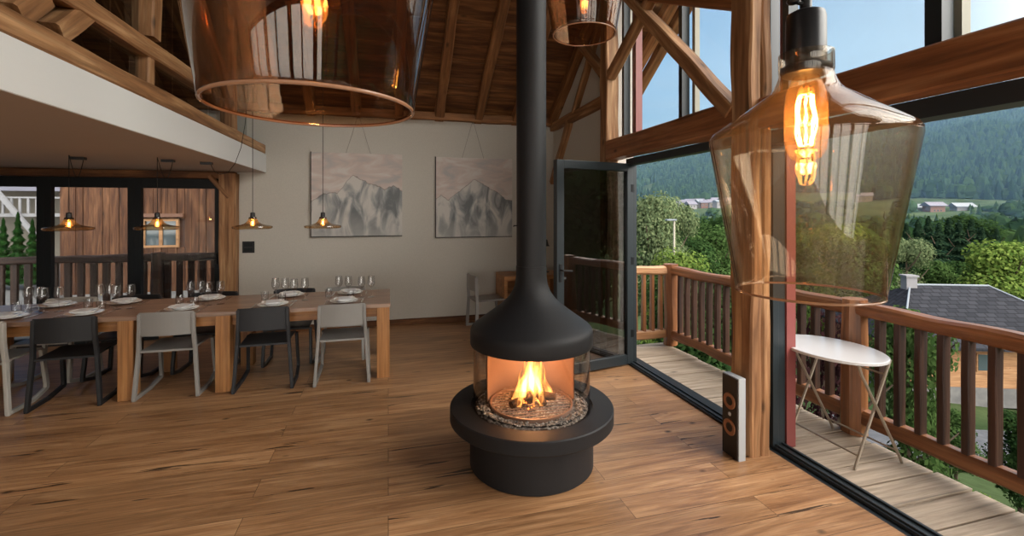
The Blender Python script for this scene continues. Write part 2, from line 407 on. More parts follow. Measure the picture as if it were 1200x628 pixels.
def slate(name):
    m, nt, nodes, L = new_mat(name)
    out = N(nt, 'ShaderNodeOutputMaterial'); p = N(nt, 'ShaderNodeBsdfPrincipled'); p.inputs['Roughness'].default_value = .9; p.inputs['Specular IOR Level'].default_value = .1
    tc = N(nt, 'ShaderNodeTexCoord'); br = N(nt, 'ShaderNodeTexBrick')
    for k, v in (('Scale',1),('Mortar Size',.03),('Brick Width',.6),('Row Height',.34),('Mortar Smooth',.3)): br.inputs[k].default_value = v
    br.inputs['Color1'].default_value = (.017,.019,.024,1); br.inputs['Color2'].default_value = (.030,.032,.039,1); br.inputs['Mortar'].default_value = (.009,.010,.012,1)
    L.new(tc.outputs['Object'], br.inputs['Vector']); L.new(br.outputs['Color'], p.inputs['Base Color']); L.new(p.outputs[0], out.inputs[0]); return m
M['slate'] = slate('slate_tiles')

# ------------------------------------------------------------------ room shell
WY = 7.08          # far wall
WX = 2.60          # glazed gable wall
LX, RY = -5.6, -4.0
SLX, SLZ0, SLZ1 = -1.64, 2.23, 2.485
RIDGE_Y, EAVE_Z, PITCH = 1.0, 3.15, math.tan(math.radians(33.7))
def roof_z(y):
    return EAVE_Z + PITCH * (WY - y) if y >= RIDGE_Y else EAVE_Z + PITCH * (WY - RIDGE_Y) - PITCH * (RIDGE_Y - y)

def S(o, label=None): return tag(o, label, None, None, 'structure')

S(MB().box(LX, WX+.02, RY, WY, -.15, 0).build('floor', M['floor']), 'oak plank floor of the dining and living room')
# far wall: plaster from X -1.98 rightwards, glazed part under the slab left of it
w = MB(); w.box(-1.98, WX+.25, WY, WY+.3, 0, EAVE_Z+.35); w.box(LX, -1.98, WY, WY+.3, 2.2, EAVE_Z+.35)
S(w.build('wall_back', M['plaster']), 'beige plaster far wall carrying the two mountain paintings')
S(MB().box(LX-.2, LX, RY, WY, 0, SLZ0).build('wall_left', M['plaster']))
# right wall: solid plaster part between the far wall and the corner post
rw = MB(); ya, yb = 4.98, WY
rw.add([(WX,ya,0),(WX,yb,0),(WX,yb,roof_z(yb)),(WX,ya,roof_z(ya)),(WX+.25,ya,0),(WX+.25,yb,0),(WX+.25,yb,roof_z(yb)),(WX+.25,ya,roof_z(ya))],
       [(0,3,2,1),(4,5,6,7),(0,1,5,4),(1,2,6,5),(2,3,7,6),(3,0,4,7)])
S(rw.build('wall_right', M['plaster']), 'plaster wall with timber framing behind the flue')
# mezzanine slab over the table
sl = MB(); sl.box(LX, SLX, RY, WY, SLZ0+.004, SLZ1)
S(sl.build('mezzanine_slab', M['plaster_white']), 'white slab edge of the mezzanine over the dining table')
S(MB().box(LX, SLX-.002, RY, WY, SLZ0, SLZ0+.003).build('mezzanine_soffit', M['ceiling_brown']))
# roof
def roof_piece(y0, y1, x0, x1, name, mat, t=.12, dz=0):
    z0, z1 = roof_z(y0)+dz, roof_z(y1)+dz
    return MB().add([(x0,y0,z0),(x1,y0,z0),(x1,y1,z1),(x0,y1,z1),(x0,y0,z0+t),(x1,y0,z0+t),(x1,y1,z1+t),(x0,y1,z1+t)],
       [(0,3,2,1),(4,5,6,7),(0,1,5,4),(1,2,6,5),(2,3,7,6),(3,0,4,7)]).build(name, mat)
# boards run along X; each board its own strip in one mesh
bd = MB(); y = RIDGE_Y
sl_len = (WY + 1.0 - RIDGE_Y); nb = 42
for i in range(nb):
    y0 = RIDGE_Y + sl_len*i/nb + .004; y1 = RIDGE_Y + sl_len*(i+1)/nb - .004
    dz = R.uniform(0, .012)
    def rz(yy): return EAVE_Z + PITCH*(WY-yy)
    bd.add([(LX,y0,rz(y0)+dz),(3.62,y0,rz(y0)+dz),(3.62,y1,rz(y1)+dz),(LX,y1,rz(y1)+dz),(LX,y0,rz(y0)+.05),(3.62,y0,rz(y0)+.05),(3.62,y1,rz(y1)+.05),(LX,y1,rz(y1)+.05)],
       [(0,3,2,1),(4,5,6,7),(0,1,5,4),(1,2,6,5),(2,3,7,6),(3,0,4,7)])
S(bd.build('ceiling', M['roof_wood']), 'sloping ceiling of old brown boards')
b2 = MB(); z0 = roof_z(RIDGE_Y); z1 = roof_z(RY-1)
b2.add([(LX,RIDGE_Y,z0),(3.62,RIDGE_Y,z0),(3.62,RY-1,z1),(LX,RY-1,z1),(LX,RIDGE_Y,z0+.08),(3.62,RIDGE_Y,z0+.08),(3.62,RY-1,z1+.08),(LX,RY-1,z1+.08)],
       [(0,3,2,1),(4,5,6,7),(0,1,5,4),(1,2,6,5),(2,3,7,6),(3,0,4,7)])
S(b2.build('ceiling_rear', M['roof_wood']))
roof_piece(RIDGE_Y, WY+1.0, LX, 3.66, 'roof_cover', M['slate'], .05, .1)['kind'] = 'structure'
# rafters on the far slope
for i in range(-9, 5):
    x = 1.345 + .597*i
    if x > WX+1.6 : continue
    beam('rafter', (x, RIDGE_Y+.1, roof_z(RIDGE_Y+.1)-.06), (x, WY-.02, roof_z(WY-.02)-.06), .13, .14, M['rafter'], up=(0,PITCH,1), seed=i, rough=.008,
         label='dark old rafter under the board ceiling', kind='structure')
beam('wall_plate', (LX, WY-.07, EAVE_Z-.03), (WX, WY-.07, EAVE_Z-.03), .12, .12, M['rafter'], seed=3, label='dark timber plate along the top of the far wall', kind='structure')
for q, xx in enumerate((3.05, 3.50)):
    beam('roof_rafter_outside', (xx, RIDGE_Y, roof_z(RIDGE_Y)-.07), (xx, WY+.9, roof_z(WY+.9)-.07), .14, .16, M['beam_red'], up=(0,PITCH,1), seed=40+q, kind='structure')
# baseboards
S(MB().box(-1.98, WX, WY-.018, WY, 0, .085).build('baseboard_back', M['roof_wood'], bevel=.004))
S(MB().box(WX-.018, WX, 4.98, WY-.02, 0, .085).build('baseboard_right', M['roof_wood'], bevel=.004))

# --- posts and beams of the gable
T = dict(kind='structure')
beam('timber_post', (2.445, 2.72, 0), (2.445, 2.72, roof_z(2.72)), .095, .20, M['beam'], up=(0,1,0), seed=1, rough=.009, label='big timber post between the two door openings', **T)
beam('timber_post', (2.54, 2.71, 0), (2.54, 2.71, roof_z(2.7)), .070, .17, M['beam'], up=(0,1,0), seed=12, rough=.007, label='slim upright timber beside the big post', **T)
beam('timber_post', (2.485, 4.89, 0), (2.485, 4.89, roof_z(4.89)), .16, .17, M['beam'], up=(0,1,0), seed=2, rough=.009, label='timber post behind the open glass door', **T)
beam('lintel_beam', (2.49, 4.82, 2.39), (2.49, 2.80, 2.39), .17, .22, M['beam_red'], seed=4, label='horizontal beam above the first door opening', **T)
beam('lintel_beam', (2.535, 2.62, 2.375), (2.535, -4.0, 2.375), .16, .21, M['beam_red'], seed=5, label='horizontal beam above the balcony opening at the right', **T)
beam('tie_beam', (2.47, 4.45, 4.02), (2.47, 2.80, 3.20), .10, .12, M['beam_red'], up=(1,0,0), seed=6, label='timber sloping down to the big post near the top of the upper window', **T)
beam('timber_brace', (2.46, 2.84, 2.42), (2.46, 4.55, 4.13), .11, .13, M['beam'], up=(1,0,0), seed=7, label='long diagonal brace crossing the upper window', **T)
beam('timber_brace', (2.46, 4.80, 3.24), (2.46, 3.9, 3.80), .10, .11, M['beam'], up=(1,0,0), seed=8, label='short brace rising right from the corner post', **T)
beam('timber_brace', (2.47, 4.99, 3.32), (2.47, 5.75, 4.0), .10, .12, M['beam'], up=(1,0,0), seed=9, label='short brace rising left from the corner post', **T)
beam('wall_beam', (2.57, 4.98, 3.05), (2.57, 7.05, 3.05), .09, .13, M['beam'], seed=10, label='horizontal timber set in the plaster wall behind the flue', **T)
beam('wall_brace', (2.57, 6.28, 3.0), (2.57, 7.0, 2.15), .09, .12, M['beam'], up=(1,0,0), seed=11, label='slanted timber strut set in the plaster wall behind the flue', **T)
beam('wall_brace', (2.57, 5.1, 4.28), (2.57, 6.1, 3.1), .08, .10, M['beam'], up=(1,0,0), seed=15, **T)

# --- gable glazing, opening frames
def frame_rect(mb, x0, x1, ya, yb, za, zb, t):
    """frame in the plane X = const between ya..yb, za..zb"""
    mb.box(x0, x1, ya, ya+t, za, zb); mb.box(x0, x1, yb-t, yb, za, zb)
    mb.box(x0, x1, ya+t, yb-t, zb-t, zb)
    return mb
# first opening: frame + track
f1 = MB(); f1.box(2.565, 2.668, 2.78, 4.66, .0, .02); f1.box(2.58, 2.60, 2.78, 4.66, .02, .032); f1.box(2.635, 2.65, 2.78, 4.66, .02, .032)
f1.box(2.575, 2.665, 4.585, 4.66, .02, 2.28); f1.box(2.575, 2.655, 2.78, 2.85, .02, 2.28); f1.box(2.575, 2.665, 2.85, 4.585, 2.205, 2.28)
S(f1.build('door_2', M['graphite'], bevel=.003), 'dark metal frame and floor track of the first door opening')
# second opening
f2 = MB(); f2.box(2.66, 2.77, -4.0, 2.70, .0, .02); f2.box(2.675, 2.695, -4.0, 2.70, .02, .032); f2.box(2.735, 2.755, -4.0, 2.70, .02, .032)
f2.box(2.66, 2.71, 2.70, 2.76, 0, 2.27); f2.box(2.715, 2.775, 2.71, 2.76, 0, 2.27); f2.box(2.62, 2.77, -4.0, 2.70, 2.17, 2.27)
S(f2.build('door_3', M['graphite'], bevel=.003), 'dark metal frame and floor track of the balcony opening at the right')
S(MB().box(2.78, 2.86, 2.70, 2.77, -.012, roof_z(2.75)).build('trim_1', M['maroon']), 'maroon upright cladding strip beside the balcony opening')
S(MB().box(2.70, 2.78, 4.66, 4.74, 2.5, roof_z(4.7)).build('trim_2', M['maroon']), 'maroon upright strip outside the corner post')
# upper windows
def upper_window(name, ya, yb, zlow, mull):
    fr = MB(); t = .05
    fr.box(2.60, 2.68, ya, yb, zlow, zlow+.045)
    for yy in (ya, yb-t): fr.box(2.60, 2.68, yy, yy+t, zlow+.045, roof_z(yy+t/2)-.02)
    for yy, wd in mull: fr.box(2.60, 2.68, yy-wd/2, yy+wd/2, zlow+.045, roof_z(yy)-.02)
    z0, z1 = roof_z(ya), roof_z(yb)
    o = fr.build(name, M['graphite']); S(o)
    pn = MB().add([(2.64,ya,zlow),(2.64,yb,zlow),(2.64,yb,z1-.02),(2.64,ya,z0-.02)], [(0,1,2,3)]).build('pane', M['pane'], o)
    return o
upper_window('window_1', 2.66, 4.80, 2.47, [(3.70,.05)])['label'] = 'upper gable window above the first door opening'
upper_window('window_2', RIDGE_Y, 2.56, 2.465, [(1.66,.075)])['label'] = 'upper gable window at the right'
upper_window('window_3', RY, RIDGE_Y, 2.465, [(-.6,.075),(-2.2,.075)])
S(MB().box(2.70, 2.76, 1.60, 1.64, 2.47, 6).build('trim_3', M['galv']))
S(MB().box(2.69, 2.74, 3.61, 3.65, 2.47, 5).build('trim_4', M['galv']))

# --- open door leaf
hx, hy = 2.60, 4.60; ex, ey = 1.635, 4.40
ang = math.atan2(ey-hy, ex-hx); wd = math.hypot(ex-hx, ey-hy)
dl = empty('door_1', (hx, hy, 0), ang); tag(dl, 'open glazed door leaf with grey metal frame, folded into the room', None, None, 'structure')
z0, z1 = .02, 2.22; fr = MB()
fr.box(0, .075, -.035, .035, z0, z1); fr.box(wd-.085, wd, -.035, .035, z0, z1)
fr.box(.075, wd-.085, -.035, .035, z0, z0+.10); fr.box(.075, wd-.085, -.035, .035, z1-.085, z1)
fr.build('door_frame', M['graphite'], dl, bevel=.004)
MB().box(.075, wd-.085, -.008, .008, z0+.10, z1-.085).build('door_pane', M['door_pane'], dl)
hd = MB(); hd.box(wd-.055, wd-.03, .035, .045, .98, 1.16); hd.tube([(wd-.042,.045,1.10),(wd-.042,.085,1.10),(wd-.15,.088,1.09)], .009)
hd.build('door_handle', M['black_steel'], dl)
hb = MB()
for zz in (.35, 1.15, 1.95): hb.tube([(0,0.0,zz-.04),(0,.0,zz+.04)], .045, 10)
hb.build('hinge', M['black_frame'], dl)

# --- glazed doors under the slab in the far wall
S(MB().box(LX, -2.0, WY-.12, WY+.05, 2.13, 2.225).build('lintel_back', M['roof_wood'], bevel=.01), 'reddish beam above the glazed doors behind the table')
beam('timber_post', (-2.08, WY-.06, 0), (-2.08, WY-.06, 2.20), .20, .17, M['beam'], up=(0,1,0), seed=21, label='timber post at the right end of the glazed doors behind the table', **T)
beam('timber_brace', (-2.06, WY-.10, 1.88), (-2.30, WY-.10, 2.16), .06, .09, M['beam'], up=(0,1,0), seed=22, **T)
def back_window(n, xa, xb):
    o = MB()
    y0, y1 = WY, WY+.07
    o.box(xa, xa+.075, y0, y1, 0, 2.13).box(xb-.075, xb, y0, y1, 0, 2.13).box(xa+.075, xb-.075, y0, y1, 2.0, 2.13).box(xa+.075, xb-.075, y0, y1, 0, .10)
    o = o.build('window_%d' % n, M['black_frame'], bevel=.003); S(o, 'black framed glazed door behind the dining table, section %d from the right' % (n-3))
    MB().box(xa+.075, xb-.075, y0+.03, y0+.04, .10, 2.0).build('pane', M['pane'], o)
    return o
wA = back_window(4, -3.20, -2.20); wB = back_window(5, -4.16, -3.20); wC = back_window(6, -5.50, -4.16)
MB().box(-2.262, -2.238, WY-.045, WY, .98, 1.12).tube([(-2.25,WY-.045,1.06),(-2.25,WY-.075,1.06),(-2.42,WY-.075,1.06)], .008).build('door_handle', M['black_steel'], wA)

# rear wall of glass (daylight behind the camera)
rf = MB()
for x in (LX, -3.4, -1.3, .5, 2.3): rf.box(x, x+.30, RY-.08, RY, 0, 3.8)
for x in (-4.4, -2.3, -.35, 1.5): rf.box(x, x+.10, RY-.08, RY, 0, 3.8)
rf.box(LX, WX, RY-.08, RY, 2.15, 2.45); rf.box(LX, WX, RY-.08, RY, 3.72, 3.82)
rfo = S(rf.build('window_7', M['graphite'])); MB().add([(LX,RY-.04,0),(WX,RY-.04,0),(WX,RY-.04,3.8),(LX,RY-.04,3.8)], [(0,1,2,3)]).build('pane', M['pane'], rfo)

# --- mezzanine truss
TXX = -1.74
def mz(px, py, X=TXX):
    t = (px-HX)/F; dx = t*CS+SN; d = X/dx; return (X, d*(CS - t*SN), CAMZ + (HY-py)/F*d)
beam('mezzanine_sill_beam', (TXX+.02, WY-.02, SLZ1+.065), (TXX+.02, RY, SLZ1+.065), .16, .13, M['beam'], seed=30, label='timber beam lying on the edge of the mezzanine slab', **T)
a = mz(238, 103); b = mz(92, 8)
def ext(a, b, k): return tuple(b[i] + (b[i]-a[i])*k for i in range(3))
beam('truss_brace', a, ext(a, b, .35), .12, .14, M['beam'], up=(1,0,0), seed=31, label='long sloping truss timber above the mezzanine beam', **T)
beam('truss_brace', mz(55, 38), mz(100, 8), .12, .13, M['beam'], up=(1,0,0), seed=32, label='truss timber leaning the other way at the upper left', **T)
beam('truss_brace', mz(5, 18), mz(40, -6), .12, .13, M['beam'], up=(1,0,0), seed=37, **T)
p = mz(172, 45); beam('truss_post', p, (p[0], p[1], roof_z(p[1])), .14, .14, M['beam'], up=(0,1,0), seed=33, label='upright truss post in the mezzanine front', **T)
p = mz(170, 98); p2 = mz(170, 66); beam('truss_post', (p[0],p[1],SLZ1+.12), (p[0],p[1],p2[2]+.1), .09, .09, M['beam'], up=(0,1,0), seed=34, **T)
p = mz(268, 150); beam('truss_post', (p[0],p[1],SLZ1+.12), (p[0],p[1],roof_z(p[1])), .14, .14, M['beam'], up=(0,1,0), seed=35, label='upright truss post nearest the far wall', **T)
beam('truss_brace', (TXX, p[1]-.05, 3.0), (TXX, p[1]-1.3, 4.0), .11, .12, M['beam'], up=(1,0,0), seed=36, **T)
pan = MB(); ys = [RY, 1.0, 2.6, 3.6, 4.5, 5.3, 6.1, WY-.45]
for ya, yb in zip(ys[:-1], ys[1:]): pan.add([(TXX-.02, ya+.01, SLZ1+.1),(TXX-.02, yb-.01, SLZ1+.1),(TXX-.02, yb-.01, roof_z(yb)-.1),(TXX-.02, ya+.01, roof_z(ya)-.1)], [(0,1,2,3)])
S(pan.build('mezzanine_glass', thin_glass('grey_mezzanine_glass', (.55,.57,.56), refl=1.6, base=.04), recalc=False), 'dark glass between the truss timbers of the mezzanine')
S(MB().box(LX-.2, LX, RY, WY, SLZ1, 6.2).build('wall_mezzanine', M['plaster']))

# ------------------------------------------------------------------ fireplace
FX, FY = .945, 3.01
fp = empty('suspended_fireplace', (FX, FY, 0)); tag(fp, 'round black steel fireplace with curved glass, bell hood and tall flue, fire burning inside', 'fireplace')
MB().lathe([(0,0),(.412,0),(.418,.006),(.418,.30),(0,.30)], 96).build('base', M['black_steel'], fp)
MB().lathe([(.36,.393),(.36,.375),(.415,.375),(.415,.393),(.545,.393),(.552,.386),(.552,.310),(.545,.302),(.40,.302),(.40,.30),(.30,.30),(.30,.32),(.36,.33),(.36,.393)][1:], 96).build('plate', M['black_steel'], fp)
MB().lathe([(.0,.33),(.30,.335),(.385,.37),(.398,.376)], 72).build('ash_pan', M['black_frame'], fp)
MB().lathe([(.396,.372),(.396,.86)], 96).lathe([(.391,.86),(.391,.372)], 96).build('glass_cylinder', M['fire_glass'], fp, recalc=False)
hood = [(.405,.80),(.414,.803),(.4165,.812),(.4165,.878),(.4145,.898),(.407,.914),(.392,.929),(.36,.952),(.31,.988),(.26,1.024),(.215,1.058),(.178,1.090),(.150,1.122),(.129,1.156),(.115,1.190),(.108,1.225),(.1045,1.26),(.1045,1.325),(.1025,1.326),
        (.0,1.326)]
MB().lathe([(.0,.93),(.38,.90),(.40,.86),(.405,.80)] + hood[1:], 96).build('hood', M['black_steel'], fp)
MB().lathe([(.1015,1.326),(.1015,roof_z(FY)+.1),(0,roof_z(FY)+.1)], 64).build('flue_pipe', M['black_steel'], fp)
lv = MB(); a = math.radians(180); lv.tube([(-.10,-.01,1.60),(-.128,-.012,1.60),(-.128,-.012,1.592)], .004, 8); lv.build('damper_lever', M['black_steel'], fp)
# half shell added at the back to show the fire's amber glow
vd = math.atan2(FY, FX)
MB().lathe([(.30,.36),(.30,.90)], 48, a0=vd-1.35, a1=vd+1.75).lathe([(.306,.90),(.306,.36)], 48, a0=vd-1.35, a1=vd+1.75).build('glow_shell', M['liner'], fp, recalc=False)
MB().lathe([(.272,.36),(.272,.40),(.282,.40),(.282,.36)], 72).build('grate_ring', M['liner'], fp)
ash = MB(); n = 60; vs = []; fs = []
for i in range(n+1):
    for k in range(90):
        r = .385*i/n; a = 2*PI*k/90
        h = .375 + .012*noise.noise((r*math.cos(a)*30, r*math.sin(a)*30, 0)) + .010*noise.noise((r*math.cos(a)*80, r*math.sin(a)*80, 4))
        if r > .29: h += .012*max(0, math.sin((r-.29)/.095*PI))
        vs.append((r*math.cos(a), r*math.sin(a), h))
for i in range(n):
    for k in range(90):
        k2 = (k+1) % 90; fs.append((i*90+k, i*90+k2, (i+1)*90+k2, (i+1)*90+k))
ash.add(vs, fs, True); tag(ash.build('ash_bed', M['ash'], fp, recalc=False), kind='stuff')
coal = MB(); rr = random.Random(3)
for i in range(260):
    a = rr.uniform(0, 2*PI); r = rr.uniform(.30, .375); s = rr.uniform(.006, .016)
    c = (r*math.cos(a), r*math.sin(a), .392)
    vs = [(c[0]+s*x*rr.uniform(.6,1.1), c[1]+s*y*rr.uniform(.6,1.1), c[2]+s*z*rr.uniform(.4,.9)) for x, y, z in ((1,0,0),(-1,0,0),(0,1,0),(0,-1,0),(0,0,1),(0,0,-1))]
    coal.add(vs, [(0,2,4),(2,1,4),(1,3,4),(3,0,4),(2,0,5),(1,2,5),(3,1,5),(0,3,5)])
tag(coal.build('gravel_coals', M['ash'], fp), kind='stuff')
# grate bars
gb = MB()
for k in range(-6, 7):
    y = k*.04; hw = math.sqrt(max(0, .265**2 - y*y)); gb.tube([(-hw,y,.392),(hw,y,.392)], .0035, 6)
gb.build('grate', M['liner'], fp)
# logs
for i, (x0, y0, x1, y1, z0, z1, r) in enumerate(((-.16,-.06,.12,.05,.415,.42,.028),(-.12,.08,.15,-.07,.42,.445,.026),(-.05,-.12,.03,.13,.45,.47,.024),(.06,-.10,.02,.10,.41,.52,.022))):
    pts = [(x0+(x1-x0)*t/6, y0+(y1-y0)*t/6, z0+(z1-z0)*t/6+.004*math.sin(t*2)) for t in range(7)]
    MB().tube(pts, [r*.9, r, r*1.05, r*.97, r, r*1.03, r*.85], 12).build('log', M['log'], fp)
# flames
def flame_mat():
    m, nt, nodes, L = new_mat('flame')
    out = N(nt, 'ShaderNodeOutputMaterial'); e = N(nt, 'ShaderNodeEmission'); tr = N(nt, 'ShaderNodeBsdfTransparent'); mx = N(nt, 'ShaderNodeMixShader'); ad = N(nt, 'ShaderNodeAddShader')
    tc = N(nt, 'ShaderNodeTexCoord'); sp = N(nt, 'ShaderNodeSeparateXYZ'); L.new(tc.outputs['Object'], sp.inputs[0])
    mr = N(nt, 'ShaderNodeMapRange'); mr.inputs['From Min'].default_value = .40; mr.inputs['From Max'].default_value = .80; L.new(sp.outputs[2], mr.inputs[0])
    rp = N(nt, 'ShaderNodeValToRGB'); el = rp.color_ramp.elements; el[0].color = (1,.42,.10,1); el[1].color = (.95,.16,.015,1)
    k = el.new(.45); k.color = (1,.36,.06,1)
    L.new(mr.outputs[0], rp.inputs[0]); L.new(rp.outputs[0], e.inputs[0])
    lw = N(nt, 'ShaderNodeLayerWeight'); lw.inputs[0].default_value = .5
    inv = N(nt, 'ShaderNodeMapRange'); inv.inputs['From Min'].default_value = .0; inv.inputs['From Max'].default_value = .9; inv.inputs['To Min'].default_value = 1; inv.inputs['To Max'].default_value = 0
    L.new(lw.outputs['Facing'], inv.inputs[0])
    nz = N(nt, 'ShaderNodeTexNoise'); nz.inputs['Scale'].default_value = 18; mp = N(nt, 'ShaderNodeMapping'); mp.inputs['Scale'].default_value = (1,1,.35); L.new(tc.outputs['Object'], mp.inputs[0]); L.new(mp.outputs[0], nz.inputs['Vector'])
    nm = N(nt, 'ShaderNodeMapRange'); nm.inputs['From Min'].default_value = .35; nm.inputs['From Max'].default_value = .62; L.new(nz.outputs[0], nm.inputs[0])
    mu = N(nt, 'ShaderNodeMath', operation='MULTIPLY'); L.new(inv.outputs[0], mu.inputs[0]); L.new(nm.outputs[0], mu.inputs[1])
    st = N(nt, 'ShaderNodeMath', operation='MULTIPLY'); st.inputs[1].default_value = 1.7; L.new(mu.outputs[0], st.inputs[0]); L.new(st.outputs[0], e.inputs[1])
    L.new(e.outputs[0], ad.inputs[0]); L.new(tr.outputs[0], ad.inputs[1]); L.new(ad.outputs[0], out.inputs[0]); return m
M['flame'] = flame_mat()
fl = MB(); rr = random.Random(11)
for i in range(48):
    a = rr.uniform(0, 2*PI); r = rr.uniform(0, .13)*(1 if i % 3 else .5); x, y = r*math.cos(a)*1.35, r*math.sin(a)*.8
    h = (.40 - r*1.5) * rr.uniform(.5, 1.1); w0 = rr.uniform(.010, .026); ph = rr.uniform(0, 6)
    pts = []; rad = []
    for t in range(11):
        u = t/10
        pts.append((x*(1-.5*u) + .014*math.sin(ph+u*6)*u + .012*u, y*(1-.4*u) + .012*math.cos(ph*1.3+u*5)*u, .40 + h*u))
        rad.append(max(.0006, w0*(math.sin(PI*min(1, .22+.78*u))**.9)*(1-.35*u)))
    fl.tube(pts, rad, 9, cap=False)
tag(fl.build('flames', M['flame'], fp, recalc=False), kind='stuff')
em = MB()
for i in range(60):
    a = rr.uniform(0, 2*PI); r = rr.uniform(0, .17); s = rr.uniform(.003,.008); c = (r*math.cos(a), r*math.sin(a), .41+rr.uniform(0,.02))
    em.add([(c[0]+s*x, c[1]+s*y, c[2]+s*z) for x, y, z in ((1,0,0),(-1,0,0),(0,1,0),(0,-1,0),(0,0,1),(0,0,-1))], [(0,2,4),(2,1,4),(1,3,4),(3,0,4),(2,0,5),(1,2,5),(3,1,5),(0,3,5)])
tag(em.build('embers', emit('ember_glow', (1,.22,.04), 5), fp), kind='stuff')
def point(name, loc, col, e, r=.03, parent=None):
    l = bpy.data.lights.new(name, 'POINT'); l.energy = e; l.color = col; l.shadow_soft_size = r
    o = bpy.data.objects.new(name, l); COL.objects.link(o); o.location = loc
    if parent: o.parent = parent
    return o
point('fire_light', (0, 0, .56), (1,.50,.22), 7, .09, fp)

# ------------------------------------------------------------------ glass pendants
def make_pendant(loc, zr, label, glassmat, energy):
    """zr = height of the lower rim"""
    o = empty('glass_pendant_lamp', (loc[0], loc[1], zr)); tag(o, label, 'pendant lamp', None)
    prof = [(.1235,.002),(.1255,.0),(.1280,.004),(.1300,.018),(.1320,.03),(.177,.292),(.1795,.306),(.179,.316),(.173,.325),(.116,.366),(.066,.402),(.058,.412),(.052,.425),(.048,.438),(.0475,.443),(.0485,.446),(.0485,.482)]
    inner = [(max(0,r-.0035), z+(.002 if z < .31 else -.003)) for r, z in prof]; inner[-1] = (.045,.482); inner[0] = (.1235,.004)
    MB().lathe(prof + inner[::-1], 96).build('lamp_shade', glassmat, o)
    rim = MB().lathe([(.1258+.0024*math.cos(2*PI*k/10), .002+.0024*math.sin(2*PI*k/10)) for k in range(11)], 96).build('shade_rim', M['rim'], o)
    MB().lathe([(0,.436),(.030,.436),(.043,.440),(.0455,.445),(.0455,.455),(.036,.458),(.0355,.552),(.033,.562),(.022,.568),(.012,.570),(.0,.571)], 40).build('lamp_holder', M['bulb_black'], o)
    MB().tube([(0,-.0,.562),(0,0,.592)], .011, 12).tube([(-.028,0,.584),(.008,0,.580)], .0045, 8).lathe([(0,.571),(.009,.573),(.012,.578),(.009,.584),(0,.586)], 12, c=(-.032,0,.006)).build('cord_grip', M['bulb_black'], o)
    MB().tube([(0,0,.57),(0,0,roof_z(loc[1])-zr-.02)], .0035, 8).build('cord', M['cable'], o)
    MB().lathe([(0,.262),(.012,.264),(.026,.272),(.035,.288),(.038,.31),(.038,.375),(.035,.405),(.027,.425),(.022,.437)], 40).build('bulb', M['bulb_glass'], o)
    fm = MB()
    # squirrel-cage filament
    n = 8; pts = []
    for k in range(n+1):
        a = 2*PI*k/n
        for j in range(9):
            u = j/8 if k % 2 == 0 else 1-j/8
            rr_ = .012 + .006*math.sin(PI*u) + .0016*math.sin(j*5.1+k)
            pts.append((rr_*math.cos(a+.12*math.sin(j*2.1)), rr_*math.sin(a+.12*math.sin(j*2.1)), .298 + .10*u))
    fm.tube(pts, .0019, 5); fo = fm.build('filament', M['filament'], o)
    MB().tube([(0,0,.437),(0,0,.40),(0,0,.29)], .0022, 6).build('stem', M['bulb_glass'], o)
    point('bulb_light', (0,0,.345), (1,.55,.22), energy, .02, o)
    return o
def pol(deg, dist):
    a = math.radians(deg); return (dist*math.sin(a), dist*math.cos(a))
make_pendant(pol(47.55, 1.10), 1.534, 'large smoked glass pendant lamp hanging lowest, in front of the balcony', M['smoke'], 3.0)
make_pendant(pol(-8.2, .655), 1.832, 'dark smoked glass pendant lamp at top left, nearest the camera, wide open rim', M['smoke_dark'], 3.0)
make_pendant(pol(23.93, 1.90), 2.415, 'smoked glass pendant lamp highest and farthest, just right of the flue pipe', M['smoke_dark'], 3.0)

# ------------------------------------------------------------------ flat glass disc pendants
def make_disc(loc, top, label, zc=1.535):
    o = empty('disc_pendant_lamp', (loc[0], loc[1], zc)); tag(o, label, 'pendant lamp', 'flat glass pendants over the dining table')
    prof = [(.120,-.022),(.160,-.024),(.181,-.018),(.188,-.006),(.184,.005),(.155,.013),(.11,.021),(.078,.032),(.055,.050),(.041,.074),(.034,.10)]
    MB().lathe(prof, 64).build('lamp_shade', M['smoke_disc'], o, recalc=False)
    MB().lathe([(0,.150),(.012,.150),(.022,.144),(.024,.10),(.034,.098),(.036,.092),(.036,.082),(.0,.082)], 32).build('lamp_holder', M['bulb_black'], o)
    MB().lathe([(0,.0),(.014,.003),(.024,.016),(.026,.032),(.020,.055),(.013,.082)], 24).build('bulb', M['bulb_glass'], o)
    fm = MB(); pts = [(.009*math.cos(k*1.2), .009*math.sin(k*1.2), .012+.0022*k) for k in range(22)]
    fm.tube(pts, .0022, 6).build('filament', M['filament'], o)
    MB().tube([(0,0,.148),(0,0,top-zc)], .0032, 6).build('cord', M['cable'], o)
    point('bulb_light', (0,0,.03), (1,.55,.22), 2.2, .015, o)
    return o
TYC = 5.32
make_disc((-.68,TYC), roof_z(TYC), 'flat amber glass pendant lamp in front of the left painting, right end of the row')
make_disc((-1.36,TYC), roof_z(TYC), 'flat amber glass pendant lamp hanging just left of the left painting, by the black switch')
make_disc((-2.21,TYC), SLZ0, 'flat amber glass pendant lamp in front of the barn wall, second from the left')
make_disc((-2.93,TYC), SLZ0, 'flat amber glass pendant lamp at the left end of the row')
